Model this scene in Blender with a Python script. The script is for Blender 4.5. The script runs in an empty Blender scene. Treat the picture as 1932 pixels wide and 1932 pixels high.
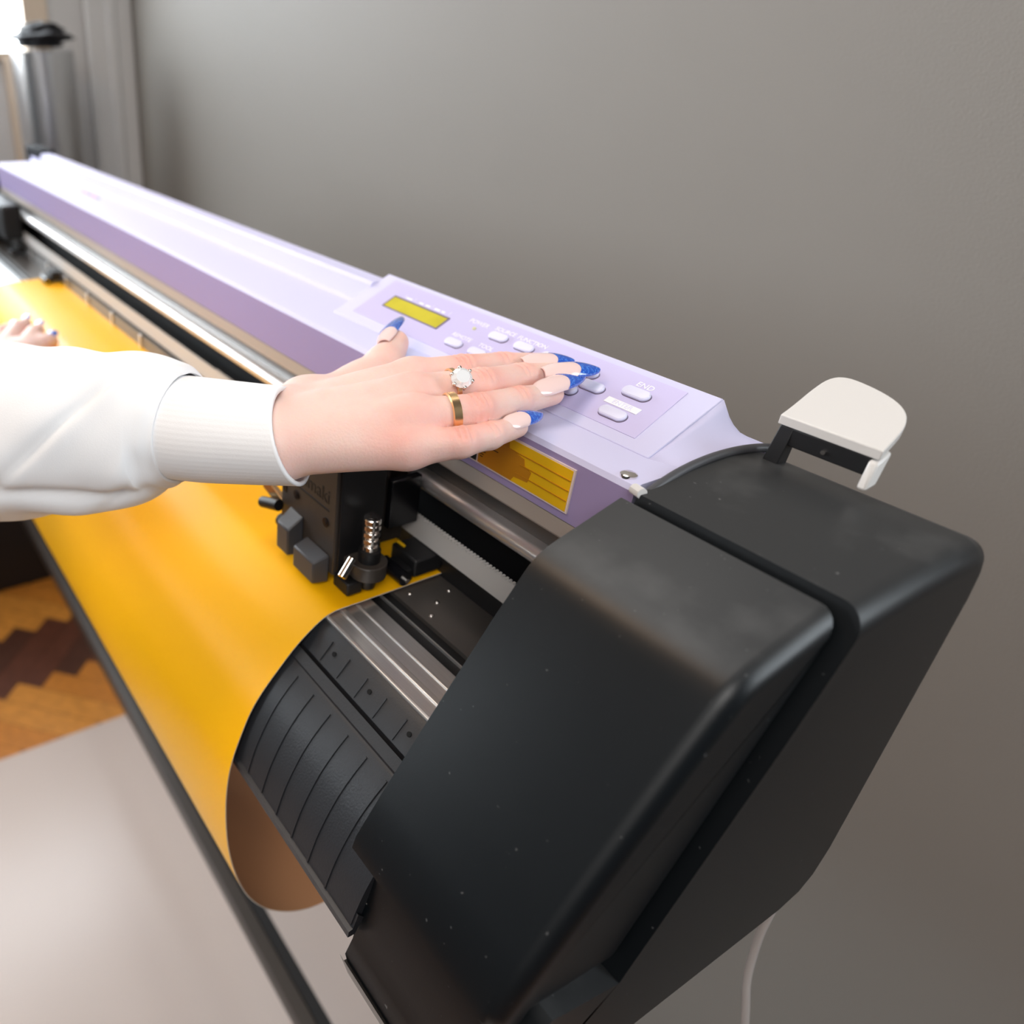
import bpy, bmesh, math, random
import numpy as np
from mathutils import Vector, Matrix

random.seed(4)
SC = bpy.context.scene
COL = SC.collection

# ------------------------------------------------------------------ camera
PITCH = math.atan2(879.0, 1480.0)
AZ = math.atan2(923.0, math.hypot(1480.0, 879.0))
CAM = Vector((1 / 6, 0.0, 1.30))
_h = Vector((-math.cos(AZ), math.sin(AZ), 0))
_r = Vector((math.sin(AZ), math.cos(AZ), 0))
_f = _h * math.cos(PITCH) - Vector((0, 0, 1)) * math.sin(PITCH)
_u = _h * math.sin(PITCH) + Vector((0, 0, 1)) * math.cos(PITCH)
cd = bpy.data.cameras.new('camera')
cam = bpy.data.objects.new('camera', cd)
COL.objects.link(cam)
cam.matrix_world = Matrix(((_r.x, _u.x, -_f.x, CAM.x), (_r.y, _u.y, -_f.y, CAM.y),
                           (_r.z, _u.z, -_f.z, CAM.z), (0, 0, 0, 1)))
cd.sensor_width = 36
cd.lens = 36 * 1480 / 1932
cd.shift_x = (966 - 480) / 1932
cd.clip_start = 0.01
cd.dof.use_dof = True
cd.dof.focus_distance = 0.345
cd.dof.aperture_fstop = 6.5
SC.camera = cam

# ------------------------------------------------------------------ world and lights
w = bpy.data.worlds.new('world')
SC.world = w
w.use_nodes = True
bg = w.node_tree.nodes['Background']
bg.inputs[0].default_value = (0.80, 0.88, 1.0, 1)
bg.inputs[1].default_value = 0.06


def area(name, loc, target, sx, sy, power, color, spread=180):
    l = bpy.data.lights.new(name, 'AREA')
    l.shape = 'RECTANGLE'
    l.size, l.size_y, l.energy, l.color = sx, sy, power, color
    l.spread = math.radians(spread)
    o = bpy.data.objects.new(name, l)
    COL.objects.link(o)
    o.location = loc
    o.rotation_euler = (Vector(target) - Vector(loc)).to_track_quat('-Z', 'Y').to_euler()
    return o


area('overhead_fill', (-0.60, 0.12, 2.75), (-0.40, 0.15, 0.0), 1.5, 0.7, 13, (1.0, 0.96, 0.92))  # added overhead fill to brighten the upward faces, not a known fitting
area('warm_lamp', (-0.62, -0.50, 2.30), (-0.05, 0.15, 1.1), 0.35, 0.35, 4.5, (1.0, 0.66, 0.40))
area('front_fill', (0.75, -1.5, 2.0), (-0.2, 0.15, 1.1), 1.6, 1.4, 7, (1.0, 0.97, 0.94))  # added fill from behind the camera for sleeve and vinyl, not a known window
area('side_fill', (1.0, -0.9, 2.45), (-0.22, 0.10, 1.10), 0.9, 0.9, 3.2, (1.0, 0.97, 0.94), 70)  # added fill with a narrow spread, aimed at sleeve and hand
SC.view_settings.view_transform = 'Standard'
SC.view_settings.look = 'None'
SC.view_settings.exposure = 0.06
SC.view_settings.gamma = 1.0
SC.view_settings.use_curve_mapping = False

# ------------------------------------------------------------------ materials
MATS = {}


def mat(name, color, rough=0.5, metal=0.0, spec=0.5, bump=0.0, bscale=200.0, var=0.0, vscale=8.0,
        emit=None, estr=0.0, dust_sheen=0.0, sss=0.0, stretch=None, coat=0.0):
    m = bpy.data.materials.new(name)
    m.use_nodes = True
    nt = m.node_tree
    b = nt.nodes['Principled BSDF']
    b.inputs['Base Color'].default_value = (*color, 1)
    b.inputs['Roughness'].default_value = rough
    b.inputs['Metallic'].default_value = metal
    b.inputs['Specular IOR Level'].default_value = spec
    b.inputs['Coat Weight'].default_value = coat
    if sss:
        b.inputs['Subsurface Weight'].default_value = sss
        b.inputs['Subsurface Radius'].default_value = (0.006, 0.0025, 0.0012)
        b.inputs['Subsurface Scale'].default_value = 1.0
    tc = nt.nodes.new('ShaderNodeTexCoord')
    src = tc.outputs['Object']
    if stretch:
        mp = nt.nodes.new('ShaderNodeMapping')
        mp.inputs['Scale'].default_value = stretch
        nt.links.new(src, mp.inputs[0])
        src = mp.outputs[0]
    last = None
    if var:
        n = nt.nodes.new('ShaderNodeTexNoise')
        n.inputs['Scale'].default_value = vscale
        n.inputs['Detail'].default_value = 4
        nt.links.new(src, n.inputs['Vector'])
        mx = nt.nodes.new('ShaderNodeMix')
        mx.data_type = 'RGBA'
        mx.inputs[6].default_value = (*[c * (1 - var) for c in color], 1)
        mx.inputs[7].default_value = (*[min(1, c * (1 + var)) for c in color], 1)
        nt.links.new(n.outputs[0], mx.inputs[0])
        last = mx.outputs[2]
    if dust_sheen:
        n = nt.nodes.new('ShaderNodeTexNoise')
        n.inputs['Scale'].default_value = 420
        n.inputs['Detail'].default_value = 1
        nt.links.new(src, n.inputs['Vector'])
        r = nt.nodes.new('ShaderNodeMapRange')
        r.inputs[1].default_value = 0.76
        r.inputs[2].default_value = 0.86
        r.inputs[4].default_value = dust_sheen
        nt.links.new(n.outputs[0], r.inputs[0])
        n2 = nt.nodes.new('ShaderNodeTexNoise')
        n2.inputs['Scale'].default_value = 24
        n2.inputs['Detail'].default_value = 6
        nt.links.new(src, n2.inputs['Vector'])
        r2 = nt.nodes.new('ShaderNodeMapRange')
        r2.inputs[1].default_value = 0.48
        r2.inputs[2].default_value = 0.80
        r2.inputs[4].default_value = dust_sheen * 0.5
        nt.links.new(n2.outputs[0], r2.inputs[0])
        ge = nt.nodes.new('ShaderNodeNewGeometry')
        sx_ = nt.nodes.new('ShaderNodeSeparateXYZ')
        nt.links.new(ge.outputs['Normal'], sx_.inputs[0])
        up_ = nt.nodes.new('ShaderNodeMapRange')
        up_.inputs[1].default_value = 0.70
        up_.inputs[2].default_value = 0.97
        nt.links.new(sx_.outputs['Z'], up_.inputs[0])
        ad2 = nt.nodes.new('ShaderNodeMath')
        ad2.inputs[1].default_value = 0.055  # besides dust, an even grey on upward faces paints in their reflected sheen
        nt.links.new(r2.outputs[0], ad2.inputs[0])
        mu = nt.nodes.new('ShaderNodeMath')
        mu.operation = 'MULTIPLY'
        nt.links.new(ad2.outputs[0], mu.inputs[0])
        nt.links.new(up_.outputs[0], mu.inputs[1])
        ad = nt.nodes.new('ShaderNodeMath')
        nt.links.new(r.outputs[0], ad.inputs[0])
        nt.links.new(mu.outputs[0], ad.inputs[1])
        mx = nt.nodes.new('ShaderNodeMix')
        mx.data_type = 'RGBA'
        mx.inputs[6].default_value = (*color, 1)
        mx.inputs[7].default_value = (0.42, 0.42, 0.42, 1)
        if last:
            nt.links.new(last, mx.inputs[6])
        nt.links.new(ad.outputs[0], mx.inputs[0])
        last = mx.outputs[2]
    if last:
        nt.links.new(last, b.inputs['Base Color'])
    if bump:
        n = nt.nodes.new('ShaderNodeTexNoise')
        n.inputs['Scale'].default_value = bscale
        n.inputs['Detail'].default_value = 3
        nt.links.new(src, n.inputs['Vector'])
        bp = nt.nodes.new('ShaderNodeBump')
        bp.inputs['Strength'].default_value = bump
        bp.inputs['Distance'].default_value = 0.002
        nt.links.new(n.outputs[0], bp.inputs['Height'])
        nt.links.new(bp.outputs[0], b.inputs['Normal'])
    if emit:
        b.inputs['Emission Color'].default_value = (*emit, 1)
        b.inputs['Emission Strength'].default_value = estr
    MATS[name] = m
    return m


mat('wall_paint', (0.240, 0.224, 0.205), 0.6, spec=0.35, bump=0.22, bscale=520, var=0.04, vscale=3)
mat('white_wall', (0.62, 0.62, 0.62), 0.7)
mat('frame_wood', (0.72, 0.60, 0.48), 0.5)
mat('sky_pane', (0.9, 0.95, 1.0), 0.2, emit=(0.84, 0.93, 1.0), estr=11.5)
mat('sky_pane_dim', (0.9, 0.95, 1.0), 0.2, emit=(0.84, 0.93, 1.0), estr=9.0)
mat('oak', (0.55, 0.20, 0.028), 0.35, var=0.35, vscale=14, stretch=(3, 3, 1))
mat('oak_dim', (0.075, 0.026, 0.014), 0.35, var=0.35, vscale=14, stretch=(3, 3, 1))
mat('gap_wood', (0.03, 0.015, 0.01), 0.8)
mat('white_board', (0.64, 0.54, 0.49), 0.28, spec=0.4)
mat('dark_box', (0.006, 0.006, 0.008), 0.8, spec=0.15)
mat('film_roll', (0.60, 0.60, 0.61), 0.3, metal=1.0, var=0.12, vscale=6, stretch=(8, 8, 0.3))
mat('black_cloth', (0.008, 0.008, 0.012), 0.6)
mat('lilac', (0.60, 0.59, 0.80), 0.6, spec=0.2)
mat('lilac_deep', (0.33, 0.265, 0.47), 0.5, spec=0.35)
mat('lilac_panel', (0.56, 0.51, 0.77), 0.35, spec=0.4)
mat('lilac_key', (0.72, 0.72, 0.90), 0.3)
mat('lcd', (0.55, 0.48, 0.04), 0.25, var=0.25, vscale=60)
mat('white_ink', (0.88, 0.88, 0.92), 0.5)
mat('red_ink', (0.6, 0.15, 0.15), 0.5)
mat('grey_ink', (0.14, 0.11, 0.18), 0.5)
mat('led', (0.62, 0.62, 0.35), 0.3)
mat('shell_black', (0.0022, 0.0036, 0.0050), 0.38, spec=0.42, bump=0.05, bscale=2600, dust_sheen=0.30)
mat('black', (0.006, 0.006, 0.007), 0.5)
mat('black_gloss', (0.006, 0.006, 0.008), 0.25)
mat('platen_black', (0.017, 0.019, 0.023), 0.45, bump=0.08, bscale=900)
mat('plate_dark', (0.20, 0.18, 0.165), 0.38, metal=0.8)
mat('aluminium', (0.74, 0.73, 0.72), 0.36, metal=0.9, stretch=(0.3, 40, 40), var=0.12, vscale=30)
mat('alu_bright', (0.80, 0.77, 0.76), 0.30, metal=0.85)
mat('alu_dark', (0.16, 0.155, 0.15), 0.35, metal=0.7)
mat('alu_taupe', (0.50, 0.44, 0.39), 0.45, metal=0.4)
mat('belt', (0.52, 0.50, 0.48), 0.5)
mat('chrome', (0.8, 0.76, 0.72), 0.15, metal=1.0)
mat('carriage', (0.045, 0.036, 0.030), 0.42, bump=0.05, bscale=800)
mat('knob_grey', (0.060, 0.060, 0.066), 0.45)
mat('label_yellow', (0.80, 0.46, 0.004), 0.45)
mat('label_amber', (0.50, 0.20, 0.004), 0.5)
mat('label_border', (0.75, 0.62, 0.58), 0.5)
mat('vinyl_yellow', (1.0, 0.49, 0.002), 0.40, spec=0.22)
mat('vinyl_back_shaded', (0.50, 0.24, 0.11), 0.6)  # white liner with shade and warm bounce painted into its colour
mat('vinyl_edge', (0.75, 0.68, 0.58), 0.5)
mat('lever_white', (0.66, 0.64, 0.62), 0.35)
mat('cable', (0.42, 0.38, 0.36), 0.45)
mat('gold', (0.93, 0.62, 0.32), 0.27, metal=1.0)
mat('nail_pink', (0.87, 0.64, 0.61), 0.12, spec=0.6, coat=0.6)
mat('platen_hole', (0.001, 0.001, 0.001), 0.9)
mat('cotton', (0.86, 0.86, 0.87), 0.85, spec=0.15, bump=0.07, bscale=1500, stretch=(1, 1, 1))


def _special():
    # gemstone
    m = bpy.data.materials.new('gem')
    m.use_nodes = True
    b = m.node_tree.nodes['Principled BSDF']
    b.inputs['Base Color'].default_value = (0.95, 0.96, 0.97, 1)
    b.inputs['Roughness'].default_value = 0.03
    b.inputs['Metallic'].default_value = 0.15
    b.inputs['Coat Weight'].default_value = 1.0
    MATS['gem'] = m
    # glitter blue nail varnish
    m = bpy.data.materials.new('nail_blue')
    m.use_nodes = True
    nt = m.node_tree
    b = nt.nodes['Principled BSDF']
    b.inputs['Roughness'].default_value = 0.12
    b.inputs['Coat Weight'].default_value = 1.0
    tc = nt.nodes.new('ShaderNodeTexCoord')
    v = nt.nodes.new('ShaderNodeTexVoronoi')
    v.inputs['Scale'].default_value = 1500
    nt.links.new(tc.outputs['Object'], v.inputs['Vector'])
    r = nt.nodes.new('ShaderNodeValToRGB')
    r.color_ramp.elements[0].position = 0.70
    r.color_ramp.elements[0].color = (0.012, 0.09, 0.52, 1)
    r.color_ramp.elements[1].position = 1.0
    r.color_ramp.elements[1].color = (0.07, 0.27, 0.78, 1)
    sp = nt.nodes.new('ShaderNodeSeparateColor')
    nt.links.new(v.outputs['Color'], sp.inputs[0])
    nt.links.new(sp.outputs[0], r.inputs[0])
    nt.links.new(r.outputs[0], b.inputs['Base Color'])
    MATS['nail_blue'] = m
    # skin: tone plus redness carried by the hand itself
    m = bpy.data.materials.new('skin')
    m.use_nodes = True
    nt = m.node_tree
    b = nt.nodes['Principled BSDF']
    b.inputs['Roughness'].default_value = 0.48
    b.inputs['Specular IOR Level'].default_value = 0.35
    b.inputs['Subsurface Weight'].default_value = 0.35
    b.inputs['Subsurface Radius'].default_value = (0.004, 0.0018, 0.001)
    b.inputs['Subsurface Scale'].default_value = 1.0
    at = nt.nodes.new('ShaderNodeAttribute')
    at.attribute_name = 'blush'
    tc = nt.nodes.new('ShaderNodeTexCoord')
    n = nt.nodes.new('ShaderNodeTexNoise')
    n.inputs['Scale'].default_value = 70
    n.inputs['Detail'].default_value = 4
    nt.links.new(tc.outputs['Object'], n.inputs['Vector'])
    r = nt.nodes.new('ShaderNodeMapRange')
    r.inputs[1].default_value = 0.3
    r.inputs[2].default_value = 0.7
    r.inputs[3].default_value = -0.16
    r.inputs[4].default_value = 0.16
    nt.links.new(n.outputs[0], r.inputs[0])
    a = nt.nodes.new('ShaderNodeMath')
    a.use_clamp = True
    nt.links.new(at.outputs['Fac'], a.inputs[0])
    nt.links.new(r.outputs[0], a.inputs[1])
    mx = nt.nodes.new('ShaderNodeMix')
    mx.data_type = 'RGBA'
    mx.inputs[6].default_value = (0.80, 0.565, 0.50, 1)
    mx.inputs[7].default_value = (0.82, 0.34, 0.28, 1)
    nt.links.new(a.outputs[0], mx.inputs[0])
    nt.links.new(mx.outputs[2], b.inputs['Base Color'])
    n2 = nt.nodes.new('ShaderNodeTexNoise')
    n2.inputs['Scale'].default_value = 900
    n2.inputs['Detail'].default_value = 3
    nt.links.new(tc.outputs['Object'], n2.inputs['Vector'])
    bp = nt.nodes.new('ShaderNodeBump')
    bp.inputs['Strength'].default_value = 0.18
    bp.inputs['Distance'].default_value = 0.001
    nt.links.new(n2.outputs[0], bp.inputs['Height'])
    nt.links.new(bp.outputs[0], b.inputs['Normal'])
    MATS['skin'] = m


_special()


# ------------------------------------------------------------------ mesh helpers
class MB:
    def __init__(s):
        s.v, s.f, s.m = [], [], []

    def add(s, vs, fs, mi=0):
        o = len(s.v)
        s.v += [tuple(v) for v in vs]
        s.f += [tuple(i + o for i in f) for f in fs]
        s.m += [mi] * len(fs)

    def box(s, x0, x1, y0, y1, z0, z1, mi=0):
        vs = [(x, y, z) for x in (x0, x1) for y in (y0, y1) for z in (z0, z1)]
        s.add(vs, [(0, 1, 3, 2), (4, 6, 7, 5), (0, 4, 5, 1), (2, 3, 7, 6), (0, 2, 6, 4), (1, 5, 7, 3)], mi)

    def prism(s, poly, x0, x1, mi=0):
        """profile of (y, z) points extruded along X"""
        n = len(poly)
        vs = [(x0, y, z) for y, z in poly] + [(x1, y, z) for y, z in poly]
        fs = [(i, (i + 1) % n, n + (i + 1) % n, n + i) for i in range(n)]
        fs += [tuple(range(n))[::-1], tuple(range(n, 2 * n))]
        s.add(vs, fs, mi)

    def tube(s, pts, rad, seg=12, mi=0, cap=True):
        pts = [Vector(p) for p in pts]
        rs = rad if isinstance(rad, (list, tuple)) else [rad] * len(pts)
        n = len(pts)
        vs, fs = [], []
        up = None
        for i, p in enumerate(pts):
            t = (pts[min(i + 1, n - 1)] - pts[max(i - 1, 0)]).normalized()
            if up is None:
                up = Vector((0, 0, 1)) if abs(t.z) < 0.9 else Vector((1, 0, 0))
            a = t.cross(up).normalized()
            up = a.cross(t).normalized()
            for k in range(seg):
                an = 2 * math.pi * k / seg
                vs.append(p + (a * math.cos(an) + up * math.sin(an)) * rs[i])
        for i in range(n - 1):
            for k in range(seg):
                fs.append((i * seg + k, i * seg + (k + 1) % seg, (i + 1) * seg + (k + 1) % seg, (i + 1) * seg + k))
        if cap:
            fs.append(tuple(range(seg))[::-1])
            fs.append(tuple(range((n - 1) * seg, n * seg)))
        s.add(vs, fs, mi)

    def build(s, name, mats, parent=None, smooth=False, bevel=0.0, seg=2, origin=None, angle=30):
        me = bpy.data.meshes.new(name)
        org = Vector(origin) if origin is not None else None
        vs = [tuple(Vector(v) - org) for v in s.v] if org else s.v
        me.from_pydata(vs, [], s.f)
        for mm in (mats if isinstance(mats, (list, tuple)) else [mats]):
            me.materials.append(MATS[mm])
        me.polygons.foreach_set('material_index', s.m)
        bm = bmesh.new()
        bm.from_mesh(me)
        bmesh.ops.recalc_face_normals(bm, faces=bm.faces)
        bm.to_mesh(me)
        bm.free()
        if smooth:
            me.polygons.foreach_set('use_smooth', [True] * len(me.polygons))
            if smooth == 'auto':
                me.set_sharp_from_angle(angle=math.radians(angle))
        o = bpy.data.objects.new(name, me)
        COL.objects.link(o)
        if org:
            o.location = org
        if parent is not None:
            attach(o, parent)
        if bevel:
            b = o.modifiers.new('bevel', 'BEVEL')
            b.width = bevel
            b.segments = seg
            b.limit_method = 'ANGLE'
            b.angle_limit = math.radians(angle)
            me.polygons.foreach_set('use_smooth', [True] * len(me.polygons))
            me.set_sharp_from_angle(angle=math.radians(50))
        return o


def world_loc(o):
    p = Vector(o.location)
    while o.parent:
        o = o.parent
        p += Vector(o.location)
    return p


def attach(o, parent):
    p = world_loc(parent)
    o.parent = parent
    o.location = Vector(o.location) - p


def tag(o, label=None, cat=None, group=None, kind=None):
    for k, v in (('label', label), ('category', cat), ('group', group), ('kind', kind)):
        if v:
            o[k] = v
    return o


def empty(name, loc, label, cat, group=None):
    o = bpy.data.objects.new(name, None)
    o.empty_display_size = 0.05
    COL.objects.link(o)
    o.location = loc
    return tag(o, label, cat, group)


def box(name, m, parent, x0, x1, y0, y1, z0, z1, bevel=0.0006):
    b = MB()
    b.box(x0, x1, y0, y1, z0, z1)
    return b.build(name, m, parent, bevel=bevel)


def text(name, s, size, m, parent, loc, xd, yd, depth=0.00008, align='CENTER', shear=0.0):
    """lettering as a mesh; xd, yd are the directions of the writing"""
    c = bpy.data.curves.new(name, 'FONT')
    c.body = s
    c.size = size
    c.extrude = depth
    c.align_x = align
    c.align_y = 'CENTER'
    c.shear = shear
    tmp = bpy.data.objects.new(name, c)
    COL.objects.link(tmp)
    dg = bpy.context.evaluated_depsgraph_get()
    dg.update()
    me = bpy.data.meshes.new_from_object(tmp.evaluated_get(dg))
    bpy.data.objects.remove(tmp)
    me.materials.clear()
    me.materials.append(MATS[m])
    o = bpy.data.objects.new(name, me)
    COL.objects.link(o)
    xd = Vector(xd).normalized()
    yd = Vector(yd)
    yd = (yd - xd * yd.dot(xd)).normalized()
    zd = xd.cross(yd)
    M = Matrix((xd, yd, zd)).transposed()
    me.transform(M.to_4x4())
    o.location = loc
    attach(o, parent)
    return o


def rounded_extrude(poly, x0, x1, r, steps=6, square=()):
    """profile extruded along X, its far rim at x1 rounded off with radius r, but for the edges listed in square"""
    P = np.array(poly, float)
    n = len(P)
    area2 = sum(P[i][0] * P[(i + 1) % n][1] - P[(i + 1) % n][0] * P[i][1] for i in range(n))
    sgn = 1 if area2 > 0 else -1
    N = []
    for i in range(n):
        e0 = P[i] - P[i - 1]
        e1 = P[(i + 1) % n] - P[i]
        n0 = np.array([-e0[1], e0[0]]) / np.hypot(*e0) * sgn
        n1 = np.array([-e1[1], e1[0]]) / np.hypot(*e1) * sgn
        w0 = 0.0 if (i - 1) % n in square else 1.0
        w1 = 0.0 if i in square else 1.0
        A2 = np.array([n0, n1])
        if abs(np.linalg.det(A2)) > 0.08:
            q = np.linalg.solve(A2, np.array([w0, w1]))
        else:
            q = (n0 * w0 + n1 * w1) / max(1e-6, (w0 + w1)) if w0 + w1 else n0 * 0
        if np.linalg.norm(q) > 2.2:
            q = q / np.linalg.norm(q) * 2.2
        N.append(q)
    N = np.array(N)
    rings = [(x0, 0.0)]
    for k in range(steps + 1):
        a = math.pi / 2 * k / steps
        rings.append((x1 - r + r * math.sin(a), r * (1 - math.cos(a))))
    vs, fs = [], []
    for x, d in rings:
        Q = P + N * d
        vs += [(x, q[0], q[1]) for q in Q]
    for k in range(len(rings) - 1):
        for i in range(n):
            fs.append((k * n + i, k * n + (i + 1) % n, (k + 1) * n + (i + 1) % n, (k + 1) * n + i))
    fs.append(tuple(range(n))[::-1])
    L = (len(rings) - 1) * n
    fs.append(tuple(range(L, L + n)))
    return vs, fs


def smooth_poly(pts, it=2, closed=True):
    """Chaikin corner cutting"""
    P = [np.array(p, float) for p in pts]
    for _ in range(it):
        Q = []
        n = len(P)
        for i in range(n if closed else n - 1):
            a, b = P[i], P[(i + 1) % n]
            Q += [a * .75 + b * .25, a * .25 + b * .75]
        if not closed:
            Q = [P[0]] + Q + [P[-1]]
        P = Q
    return [tuple(p) for p in P]


# ------------------------------------------------------------------ the room
WX, WY = -1.853, 0.75
b = MB()
b.box(WX, 0.50, WY, WY + 0.1, 0, 2.7)
b.box(1.30, 2.2, WY, WY + 0.1, 0, 2.7)
b.box(0.50, 1.30, WY, WY + 0.1, 0, 1.22)
b.box(0.50, 1.30, WY, WY + 0.1, 2.15, 2.7)
o = b.build('wall_back', 'wall_paint')
tag(o, kind='structure')
win2 = bpy.data.objects.new('window_2', None)
COL.objects.link(win2)
win2.location = (0.9, WY, 1.22)
tag(win2, kind='structure')
b = MB()
b.box(0.50, 0.55, WY + 0.005, WY + 0.08, 1.22, 2.15)
b.box(1.25, 1.30, WY + 0.005, WY + 0.08, 1.22, 2.15)
b.box(0.55, 1.25, WY + 0.005, WY + 0.08, 1.22, 1.27)
b.box(0.55, 1.25, WY + 0.005, WY + 0.08, 2.10, 2.15)
o = b.build('window_frame', 'frame_wood', win2)
o['kind'] = 'structure'
o = box('window_pane', 'sky_pane_dim', win2, 0.55, 1.25, WY + 0.04, WY + 0.045, 1.27, 2.10, 0)
o['kind'] = 'structure'
b = MB()
b.box(WX - 0.12, WX, 0.565, WY + 0.1, 0, 2.7)
b.box(WX - 0.12, WX, -3.0, 0.565, 0, 1.275)
b.box(WX - 0.12, WX, -3.0, 0.565, 1.95, 2.7)
o = b.build('wall_left', 'white_wall')
tag(o, kind='structure')
b = MB()
b.box(WX, WX + 0.035, 0.642, WY, 0, 2.7)
b.box(WX + 0.035, WX + 0.043, 0.685, 0.71, 0, 2.7)
o = b.build('trim_1', 'white_wall', bevel=0.008)
tag(o, kind='structure')
# window: frame, mullion, bright pane
win = bpy.data.objects.new('window_1', None)
COL.objects.link(win)
win.location = (WX, -0.7, 1.275)
tag(win, kind='structure')
b = MB()
b.box(WX - 0.06, WX + 0.012, 0.507, 0.562, 1.28, 1.95)
b.box(WX - 0.06, WX + 0.012, -3.0, 0.562, 1.275, 1.29)
b.box(WX - 0.06, WX + 0.012, -3.0, 0.562, 1.90, 1.95)
for y in (-0.45, -1.30, -2.15):
    b.box(WX - 0.06, WX + 0.012, y, y + 0.07, 1.28, 1.95)
o = b.build('window_frame', 'frame_wood', win)
o['kind'] = 'structure'
o = box('window_pane', 'sky_pane', win, WX - 0.05, WX - 0.045, -3.0, 0.507, 1.285, 1.92, 0)
o['kind'] = 'structure'
o = box('trim_2', 'frame_wood', None, WX, WX + 0.02, 0.452, 0.470, 0, 1.275, 0.002)
tag(o, kind='structure')

# parquet: oak herringbone at 45 degrees, one direction painted darker for its dimmer reflection
b = MB()
PW, NL = 0.06, 5
ra, rb = -0.761, 1.655
s2 = math.sqrt(0.5)


def plank(X0, X1, Y0, Y1, mi):
    g = 0.0006
    pts = []
    for X, Y in ((X0, Y0), (X1, Y0), (X1, Y1), (X0, Y1)):
        p = ra + PW * X
        q = rb + PW * Y
        pts.append((p, q))
    c = (sum(p for p, q in pts) / 4, sum(q for p, q in pts) / 4)
    cx, cy = (c[0] - c[1]) * s2, (c[0] + c[1]) * s2
    if not (-3.0 < cx < 1.6 and -1.6 < cy < 0.9):
        return
    vs = []
    for p, q in pts:
        p += g if p < c[0] else -g
        q += g if q < c[1] else -g
        vs.append(((p - q) * s2, min((p + q) * s2, 0.85), 0.0))
    b.add(vs, [(0, 1, 2, 3)], mi)


for j in range(-60, 70):
    for i in range(-12, 12):
        plank(j + 2 * NL * i, j + 2 * NL * i + NL, j, j + 1, random.choice((0, 0, 2)))
        plank(j, j + 1, j - 2 * NL + 1 + 2 * NL * i, j - NL + 1 + 2 * NL * i, random.choice((1, 1, 3)))
b.box(-3.2, 2.2, -1.8, 0.85, -0.06, -0.001, 4)
mat('oak_light', (0.62, 0.25, 0.04), 0.35, var=0.35, vscale=14, stretch=(3, 3, 1))
mat('oak_dim_red', (0.11, 0.035, 0.018), 0.35, var=0.35, vscale=14, stretch=(3, 3, 1))
o = b.build('floor', ['oak', 'oak_dim', 'oak_light', 'oak_dim_red', 'gap_wood'])
tag(o, kind='structure')

o = box('board', 'white_board', None, -1.10, 0.75, -0.7, 0.70, 0.0, 0.012, 0.003)
tag(o, 'large glossy white board lying on the parquet floor under the machine', 'board')
# roll of silver film by the window, with a black cloth on top
roll = empty('film_roll', (-1.70, 0.502, 0), 'tall upright silver film roll standing by the window', 'roll')
b = MB()
b.tube([(-1.70, 0.502, 0.0), (-1.70, 0.502, 1.292)], 0.064, 40)
b.build('film', 'film_roll', roll, smooth='auto')
b = MB()
b.tube([(-1.70, 0.502, 1.292), (-1.70, 0.502, 1.296)], 0.022, 24)
b.build('core', 'frame_wood', roll, smooth='auto')
b = MB()
vs, fs = [], []
NR, NS = 14, 48
for i in range(NR):
    t = i / (NR - 1)
    for k in range(NS):
        a = 2 * math.pi * k / NS
        rr = 0.064 * (0.88 + 0.12 * math.cos(13 * t)) * (math.sin(math.pi * min(1, t * 0.95 + 0.05)) ** 0.35) if t < 1 else 0.0
        rr *= 1 + 0.10 * math.sin(3 * a + 5 * t) + 0.07 * math.sin(7 * a - 9 * t) + 0.10 * math.sin(16 * t)
        zz = 1.2975 + 0.040 * t + 0.007 * math.sin(2 * a + 1) * t
        vs.append((-1.70 + rr * math.cos(a), 0.502 + rr * math.sin(a), zz))
for i in range(NR - 1):
    for k in range(NS):
        fs.append((i * NS + k, i * NS + (k + 1) % NS, (i + 1) * NS + (k + 1) % NS, (i + 1) * NS + k))
fs.append(tuple(range(NS))[::-1])
fs.append(tuple(range((NR - 1) * NS, NR * NS)))
b.add(vs, fs)
o = b.build('cloth', 'black_cloth', None, smooth=True, origin=(-1.70, 0.502, 1.2975))
tag(o, 'crumpled black cloth folded on top of the silver film roll', 'cloth')

# ------------------------------------------------------------------ the plotter
PL = empty('vinyl_cutter', (-0.55, 0.28, 0.0),
           'lilac and black vinyl cutting plotter with control panel, standing along the grey wall', 'plotter')
XL, XR = -1.135, -0.002

# lilac top cover: front face, flat top, riser and rear ledge
prof = [(0.262, 1.1185), (0.262, 1.147), (0.2632, 1.1493), (0.2655, 1.150), (0.311, 1.150), (0.3135, 1.1515), (0.3145, 1.164),
        (0.3165, 1.166), (0.328, 1.166), (0.331, 1.164), (0.334, 1.150), (0.338, 1.09), (0.30, 1.09), (0.30, 1.1185)]
b = MB()
b.prism(prof, XL, -0.2575)
prof2 = prof[:4] + [(0.336, 1.150), (0.340, 1.1485), (0.340, 1.09), (0.30, 1.09), (0.30, 1.1185)]
b.prism(prof2, -0.2575, XR)
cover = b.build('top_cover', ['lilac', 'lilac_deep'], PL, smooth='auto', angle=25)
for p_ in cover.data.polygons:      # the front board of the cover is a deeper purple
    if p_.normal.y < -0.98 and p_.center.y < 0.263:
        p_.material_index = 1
b = MB()
b.tube([(-0.0097, 0.2671, 1.1495), (-0.0097, 0.2671, 1.1508), (-0.0097, 0.2671, 1.1514)], [0.0034, 0.0034, 0.0022], 20)
b.build('screw', 'chrome', cover, smooth='auto')
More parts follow.
